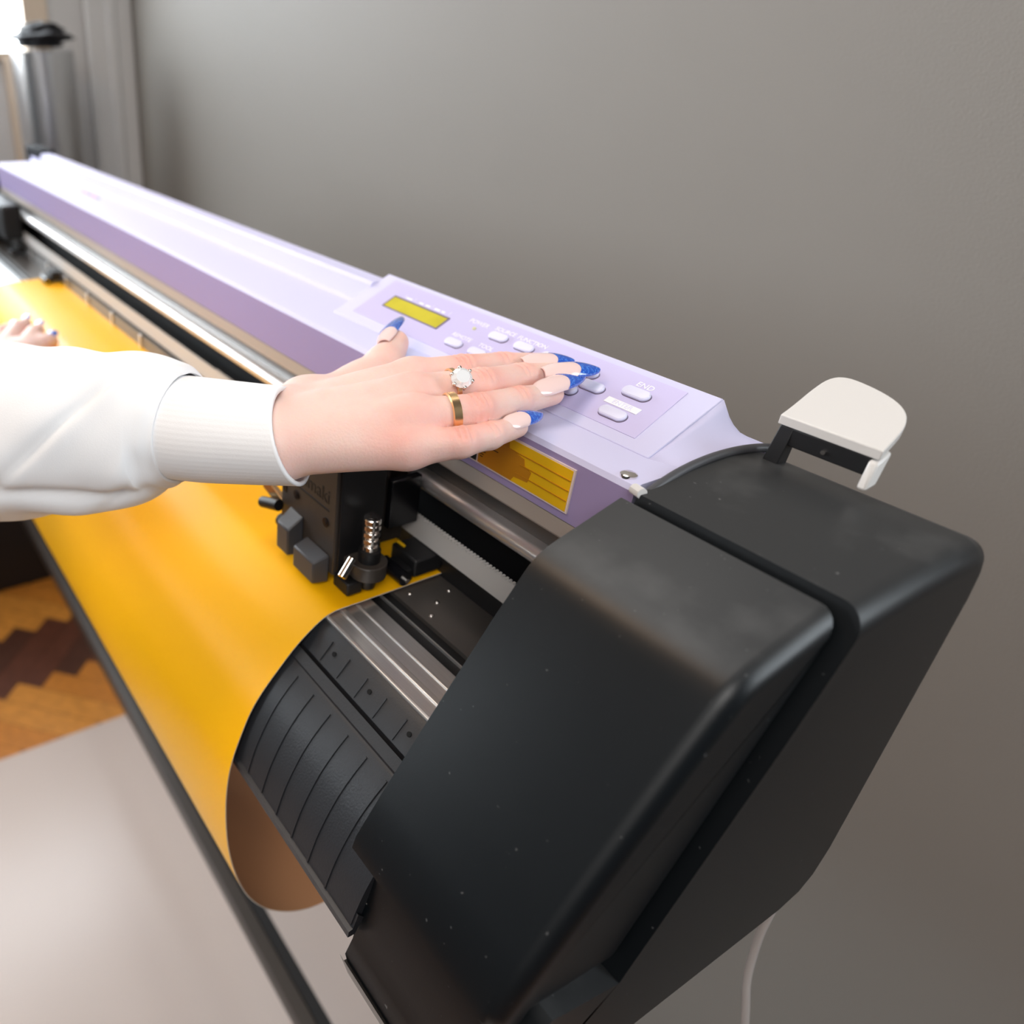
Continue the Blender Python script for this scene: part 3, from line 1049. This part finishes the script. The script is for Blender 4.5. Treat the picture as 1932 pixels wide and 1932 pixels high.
bot = [[(vx0 + (vx1 - vx0) * k / NX, p[0] + q[0] * th, p[1] + q[1] * th) for k in range(NX + 1)] for p, q in zip(P, Nn)]
W = NX + 1
vs = [v for r in top for v in r] + [v for r in bot for v in r]
o2 = n * W
fs = [(i * W + k, i * W + k + 1, (i + 1) * W + k + 1, (i + 1) * W + k) for i in range(n - 1) for k in range(NX)]
fb = [(o2 + i * W + k, o2 + (i + 1) * W + k, o2 + (i + 1) * W + k + 1, o2 + i * W + k + 1) for i in range(n - 1) for k in range(NX)]
fe = [(i * W + k, (i + 1) * W + k, o2 + (i + 1) * W + k, o2 + i * W + k) for i in range(n - 1) for k in (0, NX)]
fe += [(i * W + k, i * W + k + 1, o2 + i * W + k + 1, o2 + i * W + k) for i in (0, n - 1) for k in range(NX)]
b.v = vs
b.f = fs + fb + fe
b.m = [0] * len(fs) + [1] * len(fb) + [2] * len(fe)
o = b.build('vinyl_sheet', ['vinyl_yellow', 'vinyl_back_shaded', 'vinyl_edge'], None, smooth='auto', angle=40, origin=(-0.487, 0.2, 1.0))
tag(o, 'wide yellow vinyl sheet with shade-browned white back curling down over the front of the cutter', 'vinyl sheet')

# ------------------------------------------------------------------ power cable
b = MB()
b.tube(smooth_poly([(0.0700, 0.350, 0.975), (0.0775, 0.354, 0.930), (0.0765, 0.358, 0.895), (0.0775, 0.361, 0.872), (0.0810, 0.361, 0.847), (0.0870, 0.361, 0.829), (0.0930, 0.362, 0.806), (0.1000, 0.366, 0.75), (0.1000, 0.375, 0.5), (0.100, 0.38, 0.02)], 2, False), 0.0021, 10)
o = b.build('power_cable', 'cable', None, smooth=True, origin=(0.100, 0.38, 0.02))
tag(o, 'thin pale cable hanging down behind the black end housing', 'cable')


# ------------------------------------------------------------------ the person: hands grown from one field
def cone_sdf(X, a, b_, ra_, rb_):
    a = np.array(a)
    b_ = np.array(b_)
    ba = b_ - a
    pa = X - a
    h = np.clip((pa @ ba) / (ba @ ba), 0, 1)
    d = np.linalg.norm(pa - h[:, None] * ba, axis=1)
    return d - (ra_ + (rb_ - ra_) * h)


def smin(a, b_, k):
    h = np.clip(0.5 + 0.5 * (b_ - a) / k, 0, 1)
    return b_ + (a - b_) * h - k * h * (1 - h)


def field(X, palm, fingers, thumb, kp=0.010, kf=0.0045):
    d = None
    for c in palm:
        e = cone_sdf(X, *c)
        d = e if d is None else smin(d, e, kp)
    out = None
    for ch in fingers:
        pts, rs = ch
        f = None
        for i in range(len(pts) - 1):
            e = cone_sdf(X, pts[i], pts[i + 1], rs[i], rs[i + 1])
            f = e if f is None else smin(f, e, 0.0025)
        f = smin(d, f, kf)
        out = f if out is None else np.minimum(out, f)
    pts, rs = thumb
    f = None
    for i in range(len(pts) - 1):
        e = cone_sdf(X, pts[i], pts[i + 1], rs[i], rs[i + 1])
        f = e if f is None else smin(f, e, 0.004)
    return smin(out, f, 0.008)


def surface_nets(fn, lo, hi, h):
    lo = np.array(lo)
    nx, ny, nz = [int((hi[i] - lo[i]) / h) + 2 for i in range(3)]
    g = np.stack(np.meshgrid(np.arange(nx), np.arange(ny), np.arange(nz), indexing='ij'), -1).reshape(-1, 3) * h + lo
    D = np.concatenate([fn(g[i:i + 200000]) for i in range(0, len(g), 200000)]).reshape(nx, ny, nz)
    S = D < 0
    c = [S[i:nx - 1 + i, j:ny - 1 + j, k:nz - 1 + k] for i in (0, 1) for j in (0, 1) for k in (0, 1)]
    cnt = sum(x.astype(int) for x in c)
    cell = (cnt > 0) & (cnt < 8)
    idx = -np.ones(cell.shape, int)
    ci = np.argwhere(cell)
    idx[cell] = np.arange(len(ci))
    acc = np.zeros((len(ci), 3))
    num = np.zeros(len(ci))
    cor = [(i, j, k) for i in (0, 1) for j in (0, 1) for k in (0, 1)]
    for a in range(8):
        for q in range(a + 1, 8):
            A_, B_ = np.array(cor[a]), np.array(cor[q])
            if abs(A_ - B_).sum() != 1:
                continue
            ia, ib = ci + A_, ci + B_
            da = D[ia[:, 0], ia[:, 1], ia[:, 2]]
            db = D[ib[:, 0], ib[:, 1], ib[:, 2]]
            m = (da < 0) != (db < 0)
            t = np.where(m, da / np.where(m, da - db, 1), 0)
            acc[m] += (A_ + (B_ - A_) * t[:, None])[m]
            num[m] += 1
    V = (ci + acc / num[:, None]) * h + lo
    F_ = []
    for ax in range(3):
        u_, v_ = [(1, 2), (2, 0), (0, 1)][ax]
        sl0 = [slice(1, -1)] * 3
        sl1 = [slice(1, -1)] * 3
        sl0[ax] = slice(0, -1)
        sl1[ax] = slice(1, None)
        a, q = S[tuple(sl0)], S[tuple(sl1)]
        base = np.array([1, 1, 1])
        base[ax] = 0
        for flip, m in ((False, a & ~q), (True, ~a & q)):
            e = np.argwhere(m) + base
            du = np.zeros(3, int)
            dv = np.zeros(3, int)
            du[u_] = 1
            dv[v_] = 1
            quad = [e - du - dv, e - dv, e, e - du]
            ids = [idx[x[:, 0], x[:, 1], x[:, 2]] for x in quad]
            if flip:
                ids = ids[::-1]
            F_.append(np.stack(ids, 1))
    F_ = np.concatenate(F_)
    F_ = F_[(F_ >= 0).all(1)]
    return V, F_


def hand_mesh(name, palm, fingers, thumb, joints, creases, h, pad, dorsal):
    allp = np.array([p for c in palm for p in (c[0], c[1])] + [p for ch in fingers for p in ch[0]] + list(thumb[0]))
    lo, hi = allp.min(0) - pad, allp.max(0) + pad

    def fn(X):
        d = field(X, palm, fingers, thumb)
        for c, ax, w_, amp, rad in creases:
            c = np.array(c)
            ax = np.array(ax) / np.linalg.norm(ax)
            r_ = X - c
            s_ = r_ @ ax
            q = np.linalg.norm(r_ - s_[:, None] * ax, axis=1)
            d = d + amp * np.exp(-(s_ / w_) ** 2) * np.exp(-(q / rad) ** 4)
        return d
    V, F_ = surface_nets(fn, lo, hi, h)
    bl = np.zeros(len(V))
    for c, r_, a_ in joints:
        bl += a_ * np.exp(-(np.linalg.norm(V - np.array(c), axis=1) / r_) ** 2)
    return V, F_, np.clip(bl, 0, 1)


# right hand, palm down on the control panel
iw = (-0.1290, 0.1750, 1.1440)
I = [(-0.1123, 0.2348, 1.1625), (-0.1036, 0.2580, 1.1655), (-0.1034, 0.2837, 1.1635), (-0.0936, 0.3058, 1.1640)]
M_ = [(-0.0910, 0.2178, 1.1645), (-0.0810, 0.2488, 1.1675), (-0.0830, 0.2756, 1.1655), (-0.0801, 0.2986, 1.1645)]
R_ = [(-0.0756, 0.2063, 1.1615), (-0.0655, 0.2335, 1.1640), (-0.0668, 0.2588, 1.1630), (-0.0695, 0.2840, 1.1605)]
K_ = [(-0.0673, 0.1995, 1.1530), (-0.0545, 0.2165, 1.1575), (-0.0536, 0.2318, 1.1575), (-0.0561, 0.2500, 1.1565)]
Th = [(-0.1446, 0.1963, 1.1430), (-0.1490, 0.2310, 1.1465), (-0.1535, 0.2500, 1.1535), (-0.1650, 0.2655, 1.1595)]
W1, W2, W3, W4 = (-0.1320, 0.1770, 1.1455), (-0.1210, 0.1680, 1.1480), (-0.1120, 0.1610, 1.1460), (-0.1080, 0.1590, 1.1430)
fa = (-0.150, 0.140, 1.1400)
fa = (-0.146, 0.143, 1.1405)
palm = [(W1, I[0], 0.0125, 0.0100), (W2, M_[0], 0.0135, 0.0105), (W3, R_[0], 0.0130, 0.0100), (W4, K_[0], 0.0100, 0.0090),
        (W1, Th[0], 0.0125, 0.0130), (Th[0], Th[1], 0.0130, 0.0112), (Th[0], (-0.118, 0.218, 1.152), 0.012, 0.010),
        ((fa[0] - 0.006, fa[1] + 0.006, fa[2]), W1, 0.0125, 0.0125), ((fa[0] + 0.004, fa[1] - 0.003, fa[2]), W3, 0.0125, 0.0130),
        ((fa[0] + 0.006, fa[1] - 0.005, fa[2] + 0.002), W4, 0.0100, 0.0100)]
fing = [(I, [0.0094, 0.0076, 0.0066, 0.0052]), (M_, [0.0098, 0.0078, 0.0068, 0.0054]), (R_, [0.0094, 0.0076, 0.0066, 0.0053]), (K_, [0.0084, 0.0066, 0.0058, 0.0047])]
thb = (Th[1:], [0.0108, 0.0100, 0.0074])
joints, creases = [], []
for ch in (I, M_, R_, K_):
    joints += [(Vector(ch[1]) + Vector((0, 0, 0.006)), 0.0090, 0.75), (Vector(ch[2]) + Vector((0, 0, 0.006)), 0.0070, 0.6),
               (ch[3], 0.008, 0.30), (Vector(ch[0]) + Vector((0, 0, 0.008)), 0.012, 0.30)]
    for j, off, am in ((1, (-0.0030, -0.0008, 0.0024), 0.0014), (2, (-0.0014, 0.0014), 0.0011)):
        ax = Vector(ch[j + 1]) - Vector(ch[j - 1])
        for s_ in off:
            creases.append((Vector(ch[j]) + ax.normalized() * s_ + Vector((0.0015, -0.0005, 0.0075)), tuple(ax), 0.0007, am, 0.0058))
joints += [(Th[2], 0.010, 0.45), (Th[3], 0.008, 0.30), ((-0.066, 0.192, 1.155), 0.014, 0.30)]
creases = [(np.array(c), np.array(a), w_, am, rad) for c, a, w_, am, rad in creases]
V1, F1, B1 = hand_mesh('r', palm, fing, thb, joints, creases, 0.0008, 0.022, None)

# left hand further along, flat on the vinyl
lz = 1.0485
LI = [(-0.5650, 0.1450, 1.0560), (-0.6000, 0.1640, 1.0570), (-0.6220, 0.1740, 1.0520), (-0.6380, 0.1800, 1.0475)]
LM = [(-0.5720, 0.1300, 1.0580), (-0.6150, 0.1520, 1.0590), (-0.6420, 0.1650, 1.0530), (-0.6640, 0.1730, 1.0475)]
LR = [(-0.5760, 0.1150, 1.0570), (-0.6120, 0.1350, 1.0580), (-0.6350, 0.1470, 1.0530), (-0.6520, 0.1570, 1.0475)]
LK = [(-0.5760, 0.1010, 1.0540), (-0.6020, 0.1160, 1.0550), (-0.6200, 0.1250, 1.0510), (-0.6320, 0.1320, 1.0465)]
LT = [(-0.5200, 0.1150, 1.0560), (-0.5500, 0.1450, 1.0540), (-0.5800, 0.1700, 1.0520), (-0.5960, 0.1810, 1.0480)]
LW = [(-0.5050, 0.0950, 1.0640), (-0.5080, 0.0850, 1.0660), (-0.5090, 0.0750, 1.0660), (-0.5090, 0.0660, 1.0640)]
la = (-0.480, 0.030, 1.0760)
palm2 = [(LW[0], LI[0], 0.0125, 0.0100), (LW[1], LM[0], 0.0130, 0.0102), (LW[2], LR[0], 0.0130, 0.0100), (LW[3], LK[0], 0.0120, 0.0090),
         (LW[0], LT[0], 0.012, 0.012), (LT[0], LT[1], 0.012, 0.0095), ((la[0] + 0.01, la[1], la[2]), LW[0], 0.016, 0.013), ((la[0] - 0.01, la[1], la[2]), LW[3], 0.016, 0.013)]
fing2 = [(LI, [0.0092, 0.0074, 0.0064, 0.0050]), (LM, [0.0094, 0.0076, 0.0066, 0.0052]), (LR, [0.0092, 0.0074, 0.0064, 0.0050]), (LK, [0.0082, 0.0064, 0.0056, 0.0045])]
j2 = [(ch[3], 0.010, 0.3) for ch in (LI, LM, LR, LK)] + [(ch[1], 0.009, 0.3) for ch in (LI, LM, LR, LK)]
V2, F2, B2 = hand_mesh('l', palm2, fing2, (LT[1:], [0.0095, 0.0084, 0.0062]), j2, [], 0.0016, 0.022, None)



def skin_object(name, V, F_, B_, org, parent=None):
    me = bpy.data.meshes.new(name)
    me.from_pydata((V - np.array(org)).tolist(), [], F_.tolist())
    me.materials.append(MATS['skin'])
    at = me.attributes.new('blush', 'FLOAT', 'POINT')
    at.data.foreach_set('value', B_.astype(np.float32))
    bm = bmesh.new()
    bm.from_mesh(me)
    bmesh.ops.recalc_face_normals(bm, faces=bm.faces)
    bm.to_mesh(me)
    bm.free()
    me.polygons.foreach_set('use_smooth', [True] * len(me.polygons))
    o = bpy.data.objects.new(name, me)
    COL.objects.link(o)
    o.location = org
    if parent is not None:
        attach(o, parent)
    sm = o.modifiers.new('smooth', 'SMOOTH')
    sm.factor = 0.35
    sm.iterations = 1
    return o


person = skin_object('person', V1, F1, B1, Vector((-0.14, 0.15, 1.14)))
tag(person, 'person in white sweatshirt resting one hand on the control panel, other on yellow vinyl', 'person')
left_hand = skin_object('hand', V2, F2, B2, Vector((-0.62, 0.06, 1.06)), person)


def nail(base, tipp, up, width, parent, split=0.52, thick=0.0007, camber=0.30, flat=False):
    """almond nail from cuticle to tip; the pale part and, as its child, the blue tip"""
    base, tipp = Vector(base), Vector(tipp)
    ax = (tipp - base).normalized()
    L = (tipp - base).length
    up = (Vector(up) - ax * Vector(up).dot(ax)).normalized()
    side = ax.cross(up)

    def wid(t):
        if t < 0.25:
            return 0.62 + 0.38 * math.sin(t / 0.25 * math.pi / 2)
        if t < 0.5:
            return 1.0
        return max(0.16, math.cos((t - 0.5) / 0.5 * math.pi / 2 * 0.95) ** 0.55)

    def part(t0, t1, lift):
        N, Mn = 16, 13
        vs, fs = [], []
        for lay in (0, 1):
            for i in range(N + 1):
                for k in range(Mn):
                    s_ = -1 + 2 * k / (Mn - 1)
                    smile = 0.10 * (1 - s_ * s_)
                    tt = t0 + (t1 - t0) * i / N
                    if t0 > 0 and i == 0:
                        tt = t0 - 0.06 + smile
                    elif t0 > 0:
                        tt = (t0 - 0.06 + smile) + (t1 - (t0 - 0.06 + smile)) * i / N
                    elif t1 < 1:
                        tt = (t1 - 0.06 + smile) * i / N
                    hw = width / 2 * wid(min(max(tt, 0), 1))
                    hh = camber * width * (math.sqrt(max(0, 1 - (s_ * 0.9) ** 2)) - 0.45) * (hw / (width / 2)) ** 0.5
                    p = base + ax * (tt * L) + side * (s_ * hw) + up * (hh + lift - 0.0005 + 0.0012 * math.sin(math.pi * min(1, max(0, tt))) - lay * thick)
                    vs.append(p)
        o_ = (N + 1) * Mn
        for i in range(N):
            for k in range(Mn - 1):
                q = (i * Mn + k, i * Mn + k + 1, (i + 1) * Mn + k + 1, (i + 1) * Mn + k)
                fs.append(q)
                fs.append(tuple(o_ + x for x in q[::-1]))
            for k in (0, Mn - 1):
                fs.append((i * Mn + k, (i + 1) * Mn + k, o_ + (i + 1) * Mn + k, o_ + i * Mn + k))
        for i in (0, N):
            for k in range(Mn - 1):
                fs.append((i * Mn + k, i * Mn + k + 1, o_ + i * Mn + k + 1, o_ + i * Mn + k))
        return vs, fs
    b = MB()
    b.add(*part(0, split, 0))
    nn = b.build('fingernail', 'nail_pink', parent, smooth='auto', angle=60)
    b = MB()
    b.add(*part(split, 1.0, 0.00025))
    t_ = b.build('nail_tip', 'nail_blue', parent if flat else nn, smooth='auto', angle=60)
    t_['label'] = 'glittery blue nail tip'
    return nn


NU = (0.42, -0.30, 1.0)
nail((-0.0924, 0.2867, 1.1690), (-0.0842, 0.3123, 1.1675), NU, 0.0092, person, 0.60)
nail((-0.0756, 0.2827, 1.1700), (-0.0670, 0.3100, 1.1690), NU, 0.0096, person, 0.58)
nail((-0.0659, 0.2687, 1.1668), (-0.0688, 0.3026, 1.1665), NU, 0.0100, person, 0.56)
nail((-0.0536, 0.2400, 1.1612), (-0.0560, 0.2640, 1.1600), NU, 0.0086, person, 0.52)
nail((-0.1590, 0.2520, 1.1650), (-0.1830, 0.2826, 1.1670), (0.30, -0.75, 0.55), 0.0108, person, 0.36)
for ch in (LI, LM, LR, LK, LT):
    a, q = Vector(ch[2]), Vector(ch[3])
    dr = (q - a).normalized()
    nail(q - dr * 0.004 + Vector((0, 0, 0.0050)), q + dr * 0.013 + Vector((0, 0, 0.0090)), (0.70, -0.35, 0.6), 0.0100, left_hand, 0.14, flat=True)


# ------------------------------------------------------------------ sweatshirt sleeves
def sleeve(name, pts, rads, parent, folds, nu=110, nv=110, skew=0.0):
    """loft along a smooth axis; rads = (horizontal, vertical) half-sizes"""
    ax = [Vector(p) for p in pts]
    n = len(ax)

    def cr(A, t):
        i = min(int(t), n - 2)
        f = t - i
        p0, p1, p2, p3 = A[max(i - 1, 0)], A[i], A[i + 1], A[min(i + 2, n - 1)]
        return 0.5 * ((2 * p1) + (p2 - p0) * f + (2 * p0 - 5 * p1 + 4 * p2 - p3) * f * f + (3 * p1 - p0 - 3 * p2 + p3) * f ** 3)
    R2 = [Vector((r[0], r[1], 0)) for r in rads]
    vs, fs = [], []
    for i in range(nu + 1):
        t = (n - 1) * i / nu
        c = cr(ax, t)
        d = (cr(ax, min(t + 0.02, n - 1)) - cr(ax, max(t - 0.02, 0))).normalized()
        rr = cr(R2, t)
        hz = d.cross(Vector((0, 0, 1))).normalized()
        vt = hz.cross(d).normalized()
        for k in range(nv):
            a = 2 * math.pi * k / nv
            m = 1 + folds(t, a)
            sh = skew * (1 - i / nu) * (1 + math.cos(math.pi - a + 0.8)) / 2
            vs.append(c - d * sh + hz * (rr.x * math.cos(a) * m) + vt * (rr.y * math.sin(a) * m))
    for i in range(nu):
        for k in range(nv):
            fs.append((i * nv + k, i * nv + (k + 1) % nv, (i + 1) * nv + (k + 1) % nv, (i + 1) * nv + k))
    b = MB()
    b.add(vs, fs)
    o = b.build(name, 'cotton', parent, smooth=True)
    s = o.modifiers.new('solid', 'SOLIDIFY')
    s.thickness = 0.0020
    s.offset = -1
    return o


def g(x, c, w_):
    return math.exp(-((x - c) / w_) ** 2)


def ang(a, c):
    return (a - c + math.pi) % (2 * math.pi) - math.pi


def folds_r(t, a):
    a = math.pi - a
    # a: 0 = towards the camera side, pi/2 = top
    m = 0.0
    # gathers where the sleeve is set into the cuff
    m += 0.07 * g(t, 0.32, 0.20) * (0.4 + 0.6 * math.sin(a - 0.2) ** 2) + 0.022 * g(t, 0.3, 0.35) * math.sin(9 * a + 1)
    # one long crease running from the top at the cuff to the near side at the elbow
    c0 = 1.75 - 0.62 * t
    dl = ang(a, c0)
    m += 0.030 * g(dl, -0.10, 0.16) - 0.055 * g(dl, 0.06, 0.07) + 0.03 * g(dl, 0.30, 0.22)
    # lower folds sagging under the arm
    dl = ang(a, -0.95 + 0.18 * t)
    m += 0.05 * g(dl, -0.25, 0.22) * g(t, 2.2, 1.6) - 0.075 * g(dl, 0.08, 0.10) * g(t, 2.6, 1.5) + 0.03 * g(dl, 0.4, 0.25)
    dl = ang(a, -0.35 - 0.45 * (t - 1))
    m += -0.040 * g(dl, 0, 0.12) * g(t, 1.6, 0.5) + 0.03 * g(dl, 0.28, 0.16) * g(t, 1.5, 0.6)
    dl = ang(a, -1.7 + 0.5 * t)
    m += -0.04 * g(dl, 0, 0.12) * g(t, 0.9, 0.5)
    m += 0.016 * math.sin(3 * a + 2.2 * t) + 0.012 * math.sin(5 * a - 3.0 * t) + 0.020 * math.sin(5.2 * t + 1.0) * math.sin(a) ** 2 * min(1, t)
    return m * min(1, 0.15 + t)


def folds_cuff(t, a):
    return 0.008 * math.sin(3 * a + t) + 0.0010 * math.cos(60 * a)


cuff_pts = [(-0.1205, 0.1660, 1.1450), (-0.1360, 0.1545, 1.1425), (-0.1520, 0.1425, 1.1400), (-0.1680, 0.1305, 1.1380)]
sl = [(-0.1600, 0.1365, 1.1385), (-0.1730, 0.1265, 1.1370), (-0.1900, 0.1080, 1.1320), (-0.2130, 0.0840, 1.1265), (-0.2400, 0.0600, 1.1205), (-0.2900, 0.0150, 1.1150),
      (-0.3250, -0.035, 1.1150), (-0.3150, -0.130, 1.200), (-0.3050, -0.220, 1.320)]
sr = [(0.0305, 0.0262), (0.0365, 0.0345), (0.040, 0.0400), (0.044, 0.0440), (0.048, 0.0480), (0.052, 0.052), (0.056, 0.058), (0.062, 0.062), (0.070, 0.070)]
shirt = sleeve('sweatshirt', sl, sr, person, folds_r, nu=180, nv=120)
sleeve('cuff', cuff_pts, [(0.0285, 0.0212), (0.0298, 0.0226), (0.0305, 0.0240), (0.0290, 0.0250)], shirt, folds_cuff, nu=40, nv=240, skew=0.016)
sleeve('sleeve', [(-0.500, 0.070, 1.0700), (-0.482, 0.035, 1.077), (-0.455, -0.03, 1.095), (-0.445, -0.10, 1.13), (-0.52, -0.17, 1.24), (-0.58, -0.22, 1.32)],
       [(0.030, 0.026), (0.040, 0.036), (0.046, 0.042), (0.050, 0.050), (0.056, 0.056), (0.066, 0.066)], shirt, lambda t, a: 0.04 * math.sin(3 * a + 4 * t), nu=60, nv=60)

# ------------------------------------------------------------------ rings
def finger_ring(name, c, axis, r, wd, label, stone=False, tk=0.0009):
    c = Vector(c)
    axis = Vector(axis).normalized()
    a = axis.cross(Vector((0, 0, 1))).normalized()
    u_ = a.cross(axis)
    root = empty(name, c, label, 'ring')
    b = MB()
    N = 56
    vs, fs = [], []
    for k in range(N):
        an = 2 * math.pi * k / N
        d = a * math.cos(an) + u_ * math.sin(an)
        for s_, q in ((-wd / 2, 0), (-wd / 2 * 0.8, tk), (wd / 2 * 0.8, tk), (wd / 2, 0)):
            vs.append(c + d * (r + q) + axis * s_)
    for k in range(N):
        for j in range(4):
            k2 = (k + 1) % N
            j2_ = (j + 1) % 4
            fs.append((k * 4 + j, k * 4 + j2_, k2 * 4 + j2_, k2 * 4 + j))
    b.add(vs, fs)
    b.build('band', 'gold', root, smooth='auto', angle=40)
    if stone:
        n_ = (Vector((0.60, -0.45, 0.66)) - axis * axis.dot(Vector((0.60, -0.45, 0.66)))).normalized()
        p0 = c + n_ * (r - 0.0008)
        s1 = n_.cross(axis).normalized()
        s2_ = n_.cross(s1).normalized()
        b = MB()
        G = 16
        vs, fs = [], []
        for (rr_, hh_) in ((0.0004, 0.0012), (0.0047, 0.0052), (0.0048, 0.0057), (0.0030, 0.0076)):
            for k in range(G):
                an = 2 * math.pi * (k + (0.5 if rr_ == 0.0030 else 0)) / G
                vs.append(p0 + n_ * hh_ + (s1 * math.cos(an) + s2_ * math.sin(an)) * rr_)
        for j in range(3):
            for k in range(G):
                fs.append((j * G + k, j * G + (k + 1) % G, (j + 1) * G + (k + 1) % G))
                fs.append((j * G + k, (j + 1) * G + (k + 1) % G, (j + 1) * G + k))
        fs.append(tuple(range(3 * G, 4 * G)))
        fs.append(tuple(range(G))[::-1])
        b.add(vs, fs)
        b.build('gemstone', 'gem', root)
        b = MB()
        for k in range(6):
            an = 2 * math.pi * k / 6
            d = s1 * math.cos(an) + s2_ * math.sin(an)
            b.tube([p0 + d * 0.0008, p0 + n_ * 0.0050 + d * 0.0050, p0 + n_ * 0.0066 + d * 0.0046], [0.0006, 0.0006, 0.0008], 8)
        b.build('prong', 'chrome', root, smooth=True)
    return root


def lerp(a, b_, t):
    return tuple(x + (y - x) * t for x, y in zip(a, b_))


finger_ring('ring', lerp(M_[0], M_[1], 0.60), Vector(M_[1]) - Vector(M_[0]), 0.0089, 0.0022,
            'gold ring with a large round clear stone on the middle finger', True)
finger_ring('ring', lerp(R_[0], R_[1], 0.62), Vector(R_[1]) - Vector(R_[0]), 0.0087, 0.0042,
            'plain wide gold band ring on the ring finger')
